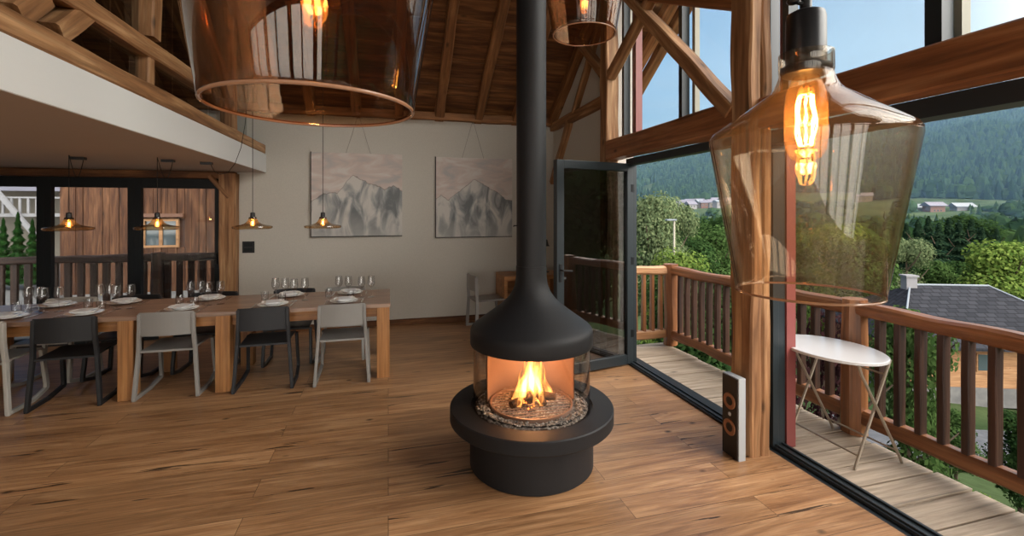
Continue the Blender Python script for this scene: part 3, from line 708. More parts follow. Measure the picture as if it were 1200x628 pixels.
def rose(px, py, sag_to, label, path=None):
    t = (px-HX)/F; d = (SLZ0-CAMZ)*F/(HY-py); X, Y = at(px, d)
    X, Y = X, Y
    o = empty('ceiling_rose', (X, Y, SLZ0)); tag(o, label, 'ceiling rose', 'ceiling roses under the mezzanine')
    MB().box(-.055,.055,-.03,.03,-.028,0).build('rose_box', M['bulb_black'], o, bevel=.004)
    s = Vector((.04, 0, -.028)); e = Vector(sag_to) - Vector((X, Y, SLZ0)); pts = []
    for k in range(15):
        u = k/14; q = s.lerp(e, u); q.z -= .22*math.sin(PI*u)**1.0*(1-.3*u); pts.append(q)
    if path: pts = [Vector(q) - Vector((X, Y, SLZ0)) for q in path]
    MB().tube(pts, .0032, 6).build('swag_cord', M['cable'], o)
    return (X, Y)
rose(92, 184, (-2.93, TYC, SLZ0), 'small black ceiling rose with looped cord, leftmost under the slab')
rose(197, 187, (-2.21, TYC, SLZ0), 'small black ceiling rose with looped cord, middle one under the slab')
rose(242, 190, (-1.60, TYC, 3.2), 'small black ceiling rose with a long swagged cord, nearest the timber post',
     path=[(-1.87,5.71,2.20),(-1.83,5.69,2.13),(-1.76,5.64,2.095),(-1.66,5.56,2.11),(-1.57,5.48,2.20),(-1.50,5.43,2.36),(-1.45,5.39,2.6),(-1.41,5.36,2.95),(-1.38,5.33,3.5),(-1.37,5.32,4.25)])

# ------------------------------------------------------------------ dining table
dt = empty('dining_table', (-1.87, 5.32, 0)); tag(dt, 'long oak dining table laid for a meal, running left along the far wall', 'table')
MB().box(-1.90, 1.89, -.45, .45, .715, .755).build('tabletop', M['table_top'], dt, bevel=.004)
ap = MB().box(-1.82, 1.80, -.385, -.355, .615, .715).box(-1.82, 1.80, .355, .385, .615, .715).box(1.77, 1.80, -.355, .355, .615, .715).box(-1.82,-1.79,-.355,.355,.615,.715)
ap.build('apron', M['table'], dt, bevel=.002)
for lx in (1.82, .37, -.40, -1.82):
    for ly in (-.385, .385):
        L_ = beam('leg', (lx, ly, 0), (lx, ly, .715), .125, .125, M['table'], dt, up=(0,1,0), rough=0, bev=.004, div=2)

# ------------------------------------------------------------------ chairs
def make_chair(mat):
    o = empty('dining_chair')
    # side frames: local -Y is the back of the chair, +Y its front
    for sx in (-1, 1):
        fr = MB()
        xb, xf, xt = .250*sx, .236*sx, .208*sx
        rear = [(xt, -.262, .775), (xt+.004*sx, -.262, .60), (xt+.012*sx, -.250, .45), (xb, -.268, .012)]
        fr.bar(rear, .028, .044, side=(1,0,0))
        fr.bar([(xb, -.285, .016), (xb, .02, .016), (xf, .22, .060)], .030, .034, side=(1,0,0))
        fr.bar([(xf, .212, .050), (xf, .215, .10), (xf-.010*sx, .165, .43)], .028, .044, side=(1,0,0))
        fr.build('side_frame', mat, o, bevel=.006)
    # seat: gently dished panel
    vs = []; fs = []; nx, ny = 12, 12
    for layer in (0, 1):
        for j in range(ny+1):
            for i in range(nx+1):
                u = i/nx*2-1; v = j/ny
                w = .215 - .010*(1-v)
                z = .442 - .012*(1-u*u)*math.sin(PI*v) + (.008*v) - (.03*max(0, v-.88)/.12*.4) - layer*.018
                vs.append((u*w, -.265 + .47*v, z))
    K = (nx+1)*(ny+1)
    for j in range(ny):
        for i in range(nx):
            a = j*(nx+1)+i; fs.append((a, a+1, a+nx+2, a+nx+1)); fs.append((K+a, K+a+nx+1, K+a+nx+2, K+a+1))
    for j in range(ny):
        for a, b in ((j*(nx+1), (j+1)*(nx+1)), (j*(nx+1)+nx, (j+1)*(nx+1)+nx)): fs.append((a, b, K+b, K+a))
    for i in range(nx):
        for a, b in ((i, i+1), (ny*(nx+1)+i, ny*(nx+1)+i+1)): fs.append((a, b, K+b, K+a))
    MB().add(vs, fs).build('seat', mat, o)
    # backrest: curved panel
    vs = []; fs = []; nx, nz = 14, 5
    for layer in (0, 1):
        for j in range(nz+1):
            for i in range(nx+1):
                u = i/nx*2-1; v = j/nz
                vs.append((u*.214, -.262 - .028*(1-u*u) - layer*.014 + .004, .576 + (.210 + .004*(1-u*u))*v))
    K = (nx+1)*(nz+1)
    for j in range(nz):
        for i in range(nx):
            a = j*(nx+1)+i; fs.append((a, a+1, a+nx+2, a+nx+1)); fs.append((K+a, K+a+nx+1, K+a+nx+2, K+a+1))
    for j in range(nz):
        for a, b in ((j*(nx+1), (j+1)*(nx+1)), (j*(nx+1)+nx, (j+1)*(nx+1)+nx)): fs.append((a, b, K+b, K+a))
    for i in range(nx):
        for a, b in ((i, i+1), (nz*(nx+1)+i, nz*(nx+1)+i+1)): fs.append((a, b, K+b, K+a))
    MB().add(vs, fs).build('backrest', mat, o)
    return o
protos = {k: make_chair(M['chair_'+k]) for k in ('black','dark','grey','white')}
used = set()
def put_chair(kind, x, y, rz, label, group):
    o = protos[kind]
    if kind in used: o = copy_tree(o)
    used.add(kind)
    o.location = (x, y, 0); o.rotation_euler = (0,0,rz); tag(o, label, 'chair', group)
g1 = 'chairs on the near side of the dining table'; g2 = 'chairs on the far side of the dining table'
put_chair('grey', -.44, 5.06, R.uniform(-.02,.02), 'light grey plastic sled chair on the near side, at the right end of the table', g1)
put_chair('dark', -1.15, 5.08, .03, 'dark grey plastic sled chair on the near side, between two light grey chairs', g1)
put_chair('grey', -1.94, 5.11, .0, 'light grey sled chair on the near side, between dark grey and black chairs', g1)
put_chair('black', -2.70, 5.08, .06, 'black plastic sled chair on the near side, second from the left edge', g1)
put_chair('white', -3.30, 5.04, .02, 'off-white plastic sled chair on the near side, at the left edge', g1)
put_chair('grey', -.50, 5.60, PI-.03, 'light grey plastic sled chair on the far side, right end of table', g2)
put_chair('dark', -1.05, 5.60, PI+.02, 'dark grey plastic sled chair on the far side, second from right end', g2)
put_chair('black', -1.87, 5.60, PI, 'black plastic sled chair on far side, opposite the middle light grey chair', g2)
put_chair('black', -2.62, 5.60, PI, 'black plastic sled chair on the far side, opposite the near black chair', g2)
put_chair('white', -3.20, 5.60, PI, 'off-white plastic sled chair on the far side at the left edge', g2)

# ------------------------------------------------------------------ place settings
TZ = .755
def make_plate():
    o = empty('plate_stack')
    MB().lathe([(0,.003),(.08,.003),(.10,.008),(.138,.017),(.141,.019),(.139,.0215),(.10,.012),(.08,.007),(0,.007)], 40).build('dinner_plate', M['porcelain'], o)
    MB().lathe([(0,.0085),(.06,.009),(.075,.016),(.106,.036),(.109,.038),(.106,.040),(.072,.024),(0,.017)], 40).build('side_plate', M['porcelain'], o)
    return o
def napkin_mesh():
    return MB().box(-.06,.06,-.09,.09,0,.008)
def make_wine(h=.235, rb=.038):
    o = MB().lathe([(0,.002),(.034,.002),(.036,.004),(.010,.008),(.0042,.016),(.0038,.10),(.008,.109),(.026,.123),(rb,.150),(rb+.001,.170),(rb-.004,h-.012),(rb-.006,h),(rb-.0075,h),(rb-.0055,h-.012),(rb-.001,.167),(rb-.002,.151),(.024,.127),(.005,.114),(0,.113)], 28)
    return o
def tumbler():
    return MB().lathe([(0,.001),(.030,.001),(.033,.006),(.037,.09),(.035,.09),(.031,.012),(0,.010)], 28)
plate_p = None; wine_me = make_wine().build('wine_glass', M['glassware']); tum_me = tumbler().build('water_tumbler', M['glassware'])
nap_me = napkin_mesh().build('napkin', M['napkin'], bevel=.002)
fork = MB().bar([(0,-.10,.003),(0,.03,.003),(0,.06,.006),(0,.075,.004)], .010, .002, (1,0,0)).bar([(-.008,.07,.004),(-.008,.105,.006)], .003, .002).bar([(0,.07,.004),(0,.105,.006)], .003, .002).bar([(.008,.07,.004),(.008,.105,.006)], .003, .002).build('fork', M['cutlery'])
knife = MB().bar([(0,-.11,.003),(0,0,.004),(.003,.11,.003)], .014, .003, (1,0,0)).build('table_knife', M['cutlery'])
first = set()
def inst(o, x, y, z, rz, label, cat, group):
    if o.name in first: o = o.copy(); COL.objects.link(o)
    else: first.add(o.name)
    o.location = (x, y, z); o.rotation_euler = (0,0,rz); tag(o, label, cat, group); return o
ords = ['first','second','third','fourth','fifth']
plate_p = make_plate(); pf = [True]
for side, yy, sg, xs in (('near', 5.06, 1, (-.44,-1.11,-1.90,-2.67,-3.24)), ('far', 5.57, -1, (-.42,-1.05,-1.83,-2.60,-3.16))):
    for i, x in enumerate(xs):
        where = '%s place from the right end, %s side of table' % (ords[i], side)
        o = plate_p if pf[0] else copy_tree(plate_p); pf[0] = False
        o.location = (x, yy, TZ+.002); tag(o, 'stacked white plates, ' + where, 'plates', 'stacked white plates on the dining table')
        inst(nap_me, x, yy-.01, TZ+.038, R.uniform(-.3,.3), 'folded pale napkin on plates, ' + where, 'napkin', 'napkins on the plates')
        inst(fork, x-.175*sg, yy, TZ+.002, 0 if sg > 0 else PI, 'steel fork, ' + where, 'fork', 'forks on the dining table')
        inst(knife, x+.175*sg, yy, TZ+.002, 0 if sg > 0 else PI, 'steel knife, ' + where, 'knife', 'knives on the dining table')
        gx = x + (.16 if side == 'near' else -.10); gy = yy + .20*sg
        inst(wine_me, gx, gy-.02, TZ, R.uniform(0,3), 'left wine glass, ' + where, 'wine glass', 'wine glasses on the dining table')
        inst(wine_me, gx+.10, gy+.03*sg-.02, TZ, R.uniform(0,3), 'right wine glass, ' + where, 'wine glass', 'wine glasses on the dining table')
        inst(tum_me, gx-.11, gy-.03*sg-.02, TZ, R.uniform(0,3), 'water tumbler, ' + where, 'tumbler', 'water tumblers on the dining table')

# ------------------------------------------------------------------ paintings
def painting_mat(name, peak, seed):
    m, nt, nodes, L = new_mat(name)
    out = N(nt, 'ShaderNodeOutputMaterial'); p = N(nt, 'ShaderNodeBsdfPrincipled'); p.inputs['Roughness'].default_value = .8
    tc = N(nt, 'ShaderNodeTexCoord'); sp = N(nt, 'ShaderNodeSeparateXYZ'); L.new(tc.outputs['Object'], sp.inputs[0])   # x 0..1.2, z 0..1.2
    fc = N(nt, 'ShaderNodeFloatCurve'); c = fc.mapping.curves[0]
    xd = N(nt, 'ShaderNodeMath', operation='DIVIDE'); xd.inputs[1].default_value = 1.25; L.new(sp.outputs[0], xd.inputs[0]); L.new(xd.outputs[0], fc.inputs['Value'])
    c.points[0].location = (0, peak[0][1]); c.points[1].location = (1, peak[-1][1])
    for q in peak[1:-1]: c.points.new(*q)
    for q in c.points: q.handle_type = 'VECTOR'
    fc.mapping.update()
    def nz(sc, det, loc=0, sx=1, sz=1):
        mp = N(nt, 'ShaderNodeMapping'); mp.inputs['Scale'].default_value = (sx,1,sz); mp.inputs['Location'].default_value = (seed+loc,0,seed)
        L.new(tc.outputs['Object'], mp.inputs[0]); n = N(nt, 'ShaderNodeTexNoise'); n.inputs['Scale'].default_value = sc; n.inputs['Detail'].default_value = det; n.inputs['Distortion'].default_value = .8
        L.new(mp.outputs[0], n.inputs['Vector']); return n
    def math_(op, a, b=None, clamp=False):
        n = N(nt, 'ShaderNodeMath', operation=op, use_clamp=clamp)
        for i, q in enumerate((a, b)):
            if q is None: continue
            if isinstance(q, (int, float)): n.inputs[i].default_value = q
            else: L.new(q, n.inputs[i])
        return n.outputs[0]
    rough_ = math_('MULTIPLY', math_('SUBTRACT', nz(9,5).outputs[0], .5), .07)
    ridge = math_('ADD', fc.outputs[0], rough_)
    zz = math_('DIVIDE', sp.outputs[2], 1.2)
    depth = math_('SUBTRACT', ridge, zz)                       # >0 inside mountain
    mask = math_('MULTIPLY', math_('ADD', depth, .004), 120, True)
    line = math_('SUBTRACT', 1, math_('MULTIPLY', math_('ABSOLUTE', depth), 130), True)
    # rock
    mpd = N(nt, 'ShaderNodeMapping'); mpd.inputs['Rotation'].default_value = (0, .75, 0); mpd.inputs['Scale'].default_value = (5,1,2.0); mpd.inputs['Location'].default_value = (seed,0,0)
    L.new(tc.outputs['Object'], mpd.inputs[0]); n = N(nt, 'ShaderNodeTexNoise'); n.inputs['Scale'].default_value = 1.2; n.inputs['Detail'].default_value = 8; n.inputs['Distortion'].default_value = .8; L.new(mpd.outputs[0], n.inputs['Vector'])
    rk = N(nt, 'ShaderNodeValToRGB'); e = rk.color_ramp.elements; e[0].position = .40; e[0].color = (.17,.185,.19,1); e[1].position = .60; e[1].color = (.58,.56,.52,1); k = e.new(.49); k.color = (.31,.32,.32,1); L.new(n.outputs[0], rk.inputs[0])
    # sky
    sn = nz(2.2, 5, 4, 1, 2.6); sk = N(nt, 'ShaderNodeValToRGB'); e = sk.color_ramp.elements; e[0].position = .35; e[0].color = (.44,.42,.41,1); e[1].position = .62; e[1].color = (.62,.58,.54,1); k = e.new(.5); k.color = (.57,.475,.43,1); L.new(sn.outputs[0], sk.inputs[0])
    def mixc(f, a, b):
        mx = N(nt, 'ShaderNodeMix', data_type='RGBA'); 
        L.new(f, mx.inputs[0])
        for i, q in ((6, a), (7, b)):
            if isinstance(q, tuple): mx.inputs[i].default_value = q
            else: L.new(q, mx.inputs[i])
        return mx.outputs[2]
    col = mixc(mask, sk.outputs[0], rk.outputs[0])
    col = mixc(math_('MULTIPLY', line, .75), col, (.16,.13,.12,1))
    # pale mist along the foot
    fog = math_('MULTIPLY', math_('SUBTRACT', math_('ADD', .10, math_('MULTIPLY', nz(4,4,2).outputs[0], .34)), zz), 2.2, True)
    col = mixc(fog, col, (.50,.49,.46,1))
    L.new(col, p.inputs['Base Color']); L.new(p.outputs[0], out.inputs[0]); return m
def painting(x0, x1, z0, z1, mat, label, ax, zt):
    o = empty('mountain_painting', (x0, WY-.035, z0)); tag(o, label, 'painting')
    MB().box(0, x1-x0, 0, .03, 0, z1-z0).build('canvas', mat, o, bevel=.002)
    MB().box(-.012, 0, .002, .034, -.012, z1-z0+.006).box(-.012, x1-x0, .002, .034, -.012, 0).build('frame_edge', M['switch'], o)
    st = MB(); c = ax - x0
    for s in (-1, 1): st.tube([(c+.17*s, .02, z1-z0), (c+.015*s, .02, zt-z0)], .003, 6)
    st.lathe([(0,-.01),(.012,-.01),(.012,.01),(0,.01)], 10, c=(c,.02,zt-z0)); st.build('hanging_cord', M['string'], o)
painting(-1.055, .20, 1.335, 2.535, painting_mat('mountain_canvas_left', [(0,.42),(.12,.50),(.28,.52),(.45,.74),(.58,.66),(.70,.62),(.80,.56),(.90,.62),(1,.55)], 2.0),
         'left mountain painting, broad snowy peak with a second shoulder, on the beige wall', -.42, 3.06)
painting(.700, 1.895, 1.30, 2.515, painting_mat('mountain_canvas_right', [(0,.48),(.06,.53),(.15,.46),(.30,.60),(.47,.74),(.60,.66),(.75,.58),(.88,.48),(1,.46)], 9.0),
         'right mountain painting, single pointed peak, partly beside the black flue', 1.27, 3.06)
so = empty('wall_switch', (-1.86, WY-.001, 1.20)); tag(so, 'black double wall switch on the beige wall beside the timber post', 'switch')
MB().box(-.075,.075,-.012,0,-.08,.08).build('switch_plate', M['switch'], so, bevel=.003)
MB().box(-.055,.055,-.018,-.012,.01,.06).box(-.055,.055,-.018,-.012,-.06,-.01).build('rocker', M['black_frame'], so, bevel=.002)

# ------------------------------------------------------------------ desk, chair and lamp behind the flue
dk = empty('writing_desk', (2.02, 6.62, 0)); tag(dk, 'small oak desk against the far wall, half hidden behind the flue', 'desk')
MB().box(-.42,.50,-.24,.30,.70,.76).build('desktop', M['table'], dk, bevel=.004)
for xx in (-.42, .45): MB().box(xx,xx+.05,-.24,.30,0,.70).build('side_panel', M['table'], dk, bevel=.003)
MB().box(-.37,.45,.26,.28,.35,.70).build('back_panel', M['table'], dk)
o = protos['grey']; c = copy_tree(o); c.location = (1.42, 6.55, 0); c.rotation_euler = (0,0,-PI/2+.1); tag(c, 'grey plastic sled chair at the left of the oak desk behind the flue', 'chair'); 
if 'group' in c: del c['group']
dl2 = empty('desk_lamp', (2.33, 6.70, .76)); tag(dl2, 'small lit lamp on the oak desk behind the open glass door', 'lamp')
MB().lathe([(0,0),(.06,0),(.06,.012),(.012,.02),(0,.02)], 24).build('base', M['bulb_black'], dl2)
MB().tube([(0,0,.015),(0,0,.42)], .006, 8).build('stem', M['bulb_black'], dl2)
MB().lathe([(.03,.50),(.05,.42),(.07,.40)], 24).build('lamp_shade', M['bulb_black'], dl2)
MB().lathe([(0,.40),(.018,.412),(.022,.43),(.012,.455),(0,.46)], 16).build('bulb', emit('small_bulb_glow', (1,.65,.3), 8), dl2)

# ------------------------------------------------------------------ floor speaker
sp_ = empty('floor_speaker', (2.318, 2.69, 0)); tag(sp_, 'slim dark speaker with two orange cones standing on the floor against the timber post', 'speaker')
MB().box(-.028,.028,-.078,.078,0,.56).build('cabinet', M['speaker_side'], sp_, bevel=.003)
MB().box(-.036,-.028,-.072,.072,.006,.554).build('baffle', M['speaker_dark'], sp_, bevel=.002)
def disc_x(prof, yy, zz, mat, name):
    # lathe about the X axis
    mb = MB().lathe(prof, 32); mb.v = [(-z-.036, x+yy, y+zz) for x, y, z in mb.v]; return mb.build(name, mat, sp_)
for zz in (.385, .205):
    disc_x([(.030,.004),(.052,.008),(.056,.004),(.056,-.002)], 0, zz, M['driver_cone'], 'woofer_ring')
    disc_x([(0,.003),(.012,.006),(.030,.001),(.034,.004)], 0, zz, M['speaker_dark'], 'woofer_cone')
disc_x([(0,.009),(.009,.006),(.014,0)], 0, .295, M['speaker_side'], 'tweeter')

# ------------------------------------------------------------------ balcony
dkm = MB(); yy = -4.0; k = 0
rr = random.Random(5)
while yy < 5.30:
    e = min(yy + .198, 5.30)
    dkm.box(2.79, 3.47+rr.uniform(-.012,.012), yy+.006, e-.006, -.06, -.012+rr.uniform(-.005,.003)); yy += .2
S(dkm.build('balcony_deck', M['deck'], bevel=.003), 'weathered grey-brown board deck of the balcony')
MB().box(2.60,2.79,-4,5.30,-.06,-.002).build('threshold_board', M['graphite'])['kind'] = 'structure'
S(MB().box(2.705, 3.45, -4, 5.28, -.3, -.062).build('balcony_base', M['beam_red']))
def railing(name, p0, p1, posts, step, label, matr, matb, zt=1.0, tw=.12, th=.105, bw=.042, bd=.062, seed=50, post_r=.085, bot=True, zb=.135):
    o = empty(name, (p0[0], p0[1], 0)); tag(o, label, 'railing')
    d = Vector((p1[0]-p0[0], p1[1]-p0[1], 0)); Ln = d.length; u = d.normalized(); rz = math.atan2(u.y, u.x); o.rotation_euler = (0,0,rz)
    beam('top_rail', (-.08,0,zt-th/2), (Ln,0,zt-th/2), tw, th, matr, o, seed=seed, rough=.010, bev=.02)
    if bot: beam('bottom_rail', (0,0,zb), (Ln,0,zb), .09, .11, matr, o, seed=seed+1, rough=.008, bev=.015)
    for i, s in enumerate(posts):
        n = 10; vs = []; mb = MB()
        beam('post', (s,0,-.012), (s,0,zt+.018), post_r*2, post_r*2, matr, o, up=(0,1,0), seed=seed+5+i, rough=.008, bev=.05)
    s = step*.5; n = 0
    proto = None
    while s < Ln:
        if all(abs(s-q) > post_r+.02 for q in posts):
            if proto is None:
                proto = beam('baluster', (s,0,zb+.02 if bot else 0), (s,0,zt-th+.01), bd, bw, matb, o, up=(1,0,0), seed=seed+9, rough=.004, bev=.005, div=6)
            else:
                c = proto.copy(); COL.objects.link(c); c.location = (s,0,proto.location.z)
            n += 1
        s += step
    return o
railing('balcony_railing', (3.50, 5.18), (3.50, -1.6), [0.0, 2.41, 4.85], .1335, 'long reddish-brown timber railing running along the outer edge of the balcony', M['rail'], M['baluster'], seed=50)
railing('balcony_railing', (3.42, 5.20), (2.66, 5.20), [], .12, 'short timber railing closing the far end of the balcony', M['rail_pale'], M['rail'], seed=70)
# folding garden table
gt = empty('folding_balcony_table', (3.16, 2.60, -.012)); tag(gt, 'pale oval folding table with crossed metal legs on the balcony deck', 'table')
def oval(z0, z1, ax, ay, cx=0, cy=0, n=56):
    mb = MB(); vs = []; 
    for (z, s) in ((z0, .985), (z0+.003, 1), (z1-.003, 1), (z1, .985)):
        for k in range(n): a = 2*PI*k/n; vs.append((cx+ax*s*math.cos(a), cy+ay*s*math.sin(a), z))
    fs = [tuple(reversed(range(n))), tuple(3*n+k for k in range(n))]
    for j in range(3):
        for k in range(n): fs.append((j*n+k, j*n+(k+1)%n, (j+1)*n+(k+1)%n, (j+1)*n+k))
    return mb.add(vs, fs)
oval(.700, .722, .285, .36, -.06, .03).build('tabletop', M['white_metal'], gt)
for ly in (-.25, .25):
    MB().tube([(-.19, ly, .005),(-.17,ly,.05),(.11, ly+.01, .64),(.14,ly+.01,.70)], .0095, 8).build('leg', M['leg_metal'], gt)
    MB().tube([(.20, ly-.02, .005),(.18,ly-.02,.05),(-.17, ly-.03, .64),(-.19,ly-.03,.70)], .0095, 8).build('leg', M['leg_metal'], gt)
for q0, q1 in (((-.155,-.25,.09),(-.155,.25,.09)),((.16,-.27,.09),(.16,.23,.09)),((.10,-.24,.60),(.10,.26,.60))): MB().tube([q0, q1], .007, 8).build('cross_bar', M['leg_metal'], gt)

# ------------------------------------------------------------------ terrain
def lerp_tab(tab, x):
    if x <= tab[0][0]: return tab[0][1]
    for (a, va), (b, vb) in zip(tab[:-1], tab[1:]):
        if x <= b: return va + (vb-va)*(x-a)/(b-a)
    return tab[-1][1]
RT = [(2,-3.4),(7,-3.7),(13,-4.9),(20,-6.8),(30,-9.2),(60,-13.5),(120,-18),(220,-15),(340,-6),(460,3),(560,10)]
RID = [(-40,.11),(0,.12),(15,.140),(20,.166),(23,.186),(26,.19),(32,.180),(38,.172),(41,.172),(43,.182),(45.5,.190),(48,.182),(52,.175),(60,.17),(80,.15)]
R1, R2 = 560.0, 1350.0
def hgt(x, y):
    r = math.hypot(x, y); cam = math.degrees(math.atan2(x, y)) - math.degrees(TH)
    nz_ = noise.noise((x*.012, y*.012, 3.0)); n2 = noise.noise((x*.004, y*.004, 8.0))
    if r < R1: return lerp_tab(RT, r) + (nz_*min(6, r*.02)) * min(1, max(0, (r-15)/40))
    top = CAMZ + lerp_tab(RID, cam) * R2
    u = min(1.12, (r-R1)/(R2-R1)); base = lerp_tab(RT, R1)
    f = u if u <= 1 else 1-(u-1)*1.5
    return base + (top-base)*(f**1.12) + nz_*9*min(1,u*4)*(1 if u<.9 else .4) + n2*28*math.sin(PI*min(1,u))
def ground(name, a0, a1, mat, r0=3.2, na=110, nr=110, r_end=1500):
    vs = []; fs = []
    for i in range(nr+1):
        r = r0 * (r_end/r0)**(i/nr)
        for k in range(na+1):
            a = math.radians(a0 + (a1-a0)*k/na) + TH
            x, y = r*math.sin(a), r*math.cos(a); vs.append((x, y, hgt(x, y)))
    for i in range(nr):
        for k in range(na):
            a = i*(na+1)+k; fs.append((a, a+1, a+na+2, a+na+1))
    return MB().add(vs, fs, True).build(name, mat, recalc=False)
def terrain_mat():
    m, nt, nodes, L = new_mat('hillside_grass')
    out = N(nt, 'ShaderNodeOutputMaterial'); p = N(nt, 'ShaderNodeBsdfDiffuse')
    tc = N(nt, 'ShaderNodeTexCoord'); n = N(nt, 'ShaderNodeTexNoise'); n.inputs['Scale'].default_value = .05; n.inputs['Detail'].default_value = 8
    n2 = N(nt, 'ShaderNodeTexNoise'); n2.inputs['Scale'].default_value = 3; n2.inputs['Detail'].default_value = 6
    L.new(tc.outputs['Object'], n.inputs['Vector']); L.new(tc.outputs['Object'], n2.inputs['Vector'])
    rp = N(nt, 'ShaderNodeValToRGB'); e = rp.color_ramp.elements; e[0].position = .35; e[0].color = (.028,.046,.020,1); e[1].position = .65; e[1].color = (.066,.092,.040,1)
    r2 = N(nt, 'ShaderNodeMapRange'); r2.inputs['To Min'].default_value = .6; r2.inputs['To Max'].default_value = 1.4; L.new(n2.outputs[0], r2.inputs[0])
    mx = N(nt, 'ShaderNodeVectorMath', operation='SCALE'); L.new(n.outputs[0], rp.inputs[0]); L.new(rp.outputs[0], mx.inputs[0]); L.new(r2.outputs[0], mx.inputs['Scale'])
    L.new(mx.outputs[0], p.inputs[0]); L.new(p.outputs[0], out.inputs[0]); return m
M['grass'] = terrain_mat()
S(ground('ground_hillside', -28, 150, M['grass'], r0=4.6), 'green valley floor and mountain slope beyond the balcony')

# conifer forest on the slope: one uncountable mass
M['conifer'] = leaf_mat('conifer_green', (.006,.020,.014), (.042,.080,.040), .15)
M['broad_dark'] = leaf_mat('broadleaf_dark', (.014,.036,.012), (.045,.085,.026))
M['broad_mid'] = leaf_mat('broadleaf_mid', (.030,.065,.018), (.085,.145,.045))
M['broad_light'] = leaf_mat('broadleaf_light', (.065,.125,.025), (.19,.26,.06))
M['birch'] = leaf_mat('birch_leaves', (.075,.115,.055), (.19,.235,.115))
M['purple'] = leaf_mat('purple_leaves', (.025,.010,.012), (.07,.032,.034))
M['cypress'] = leaf_mat('cypress_green', (.010,.040,.010), (.030,.085,.02), .2)
def add_conifer(mb, x, y, z, h, w, rr, n=6, tiers=3):
    ph = rr.uniform(0, 6)
    for t in range(tiers):
        zb = z + h*(.10 + .27*t); zt = z + h*min(1, .52 + .26*t); rad = w*(1-.27*t)
        vs = [(x, y, zt)] + [(x + rad*math.cos(ph+2*PI*k/n)*rr.uniform(.75,1.2), y + rad*math.sin(ph+2*PI*k/n)*rr.uniform(.75,1.2), zb + rr.uniform(-.04,.04)*h) for k in range(n)]
        mb.add(vs, [(0, 1+k, 1+(k+1)%n) for k in range(n)])
def add_blob(mb, x, y, z, h, w, rr, nu=7, nv=5):
    vs = []; fs = []
    for j in range(nv+1):
        v = PI*j/nv
        for k in range(nu):
            a = 2*PI*k/nu; s = rr.uniform(.75,1.2)
            vs.append((x + w*math.sin(v)*math.cos(a)*s, y + w*math.sin(v)*math.sin(a)*s, z + h*(.5-.5*math.cos(v))*rr.uniform(.93,1.05)))
    for j in range(nv):
        for k in range(nu): fs.append((j*nu+k, j*nu+(k+1)%nu, (j+1)*nu+(k+1)%nu, (j+1)*nu+k))
    mb.add(vs, fs)
rr = random.Random(21); fo = MB(); fb = MB()
cnt = 0
for i in range(34000):
    a = math.radians(rr.uniform(7, 62)) + TH; r = R1*.98 * ((R2*1.03)/(R1*.98))**rr.uniform(0,1)
    x, y = r*math.sin(a), r*math.cos(a)
    if noise.noise((x*.007, y*.007, 1.0)) < -.46 and r < 650: continue
    cd = math.degrees(a-TH)
    # keep a grassy opening low on the slope at the left, and another above the village
    if cd < 18.5 and r < 760 and noise.noise((x*.02,y*.02,2)) < -.05: continue
    if r < 620 and noise.noise((x*.012,y*.012,5.0)) < -.02: continue
    if rr.random() < .8: add_conifer(fo, x, y, hgt(x,y)-1, rr.uniform(13,25), rr.uniform(2.6,4.4), rr, 5, 2)
    else: add_blob(fb, x, y, hgt(x,y)-1, rr.uniform(10,16), rr.uniform(4,6.5), rr, 6, 4)
tag(fo.build('conifer_forest', M['conifer'], recalc=False), 'dense dark conifer forest covering the mountainside', 'forest', None, 'stuff')
tag(fb.build('broadleaf_forest', M['broad_dark'], recalc=False), 'rounder broadleaf trees mixed into the forested mountainside', 'forest', None, 'stuff')

# leafy trees
def leaf_tree_mesh(n, seed, conical=0, leaf=.035, lobes=9, squat=1.0):
    """unit tree: height 1, crown radius about .36"""
    rr = random.Random(seed); mb = MB()
    lob = []
    for i in range(lobes):
        u = rr.uniform(.22, .88); a = rr.uniform(0, 2*PI); q = rr.uniform(.05, .20)*(1-conical*.6*u)
        lob.append((q*math.cos(a), q*math.sin(a), u, rr.uniform(.11,.17)*(1-.5*conical*u)))
    lob.append((0,0,.86,.12*(1-.4*conical)))
    for i in range(n):
        lx, ly, lz, lr = lob[rr.randrange(len(lob))]
        v = Vector((rr.gauss(0,1), rr.gauss(0,1), rr.gauss(0,1))).normalized() * lr * rr.uniform(.6,1.05)
        c = Vector((lx, ly, lz)) + Vector((v.x, v.y, v.z*.85*squat))
        if c.z > 1: c.z = 1
        nrm = (v.normalized() + Vector((rr.uniform(-.7,.7), rr.uniform(-.7,.7), rr.uniform(-.3,.9)))).normalized()
        t = nrm.orthogonal().normalized(); t.rotate(Quaternion(nrm, rr.uniform(0,6))); w = nrm.cross(t); s = leaf*rr.uniform(.6,1.3)
        mb.add([c-t*s, c+w*s*.6, c+t*s, c-w*s*.6], [(0,1,2,3)])
    return mb
def conifer_mesh(n, seed, width=.2):
    rr = random.Random(seed); mb = MB()
    for i in range(n):
        u = rr.uniform(.06,1)**.9; rad = width*(1-u)**.85*(.8+.25*math.sin(u*60)); a = rr.uniform(0,2*PI); q = rad*math.sqrt(rr.uniform(.3,1))
        c = Vector((q*math.cos(a), q*math.sin(a), u)); out = Vector((math.cos(a), math.sin(a), -.35)).normalized(); sd = Vector((-math.sin(a), math.cos(a), 0)); s = .045*(1-.6*u)+.01
        mb.add([c-sd*s*.5, c+out*s, c+sd*s*.5, c-out*s*.5+Vector((0,0,.01))], [(0,1,2,3)])
    return mb
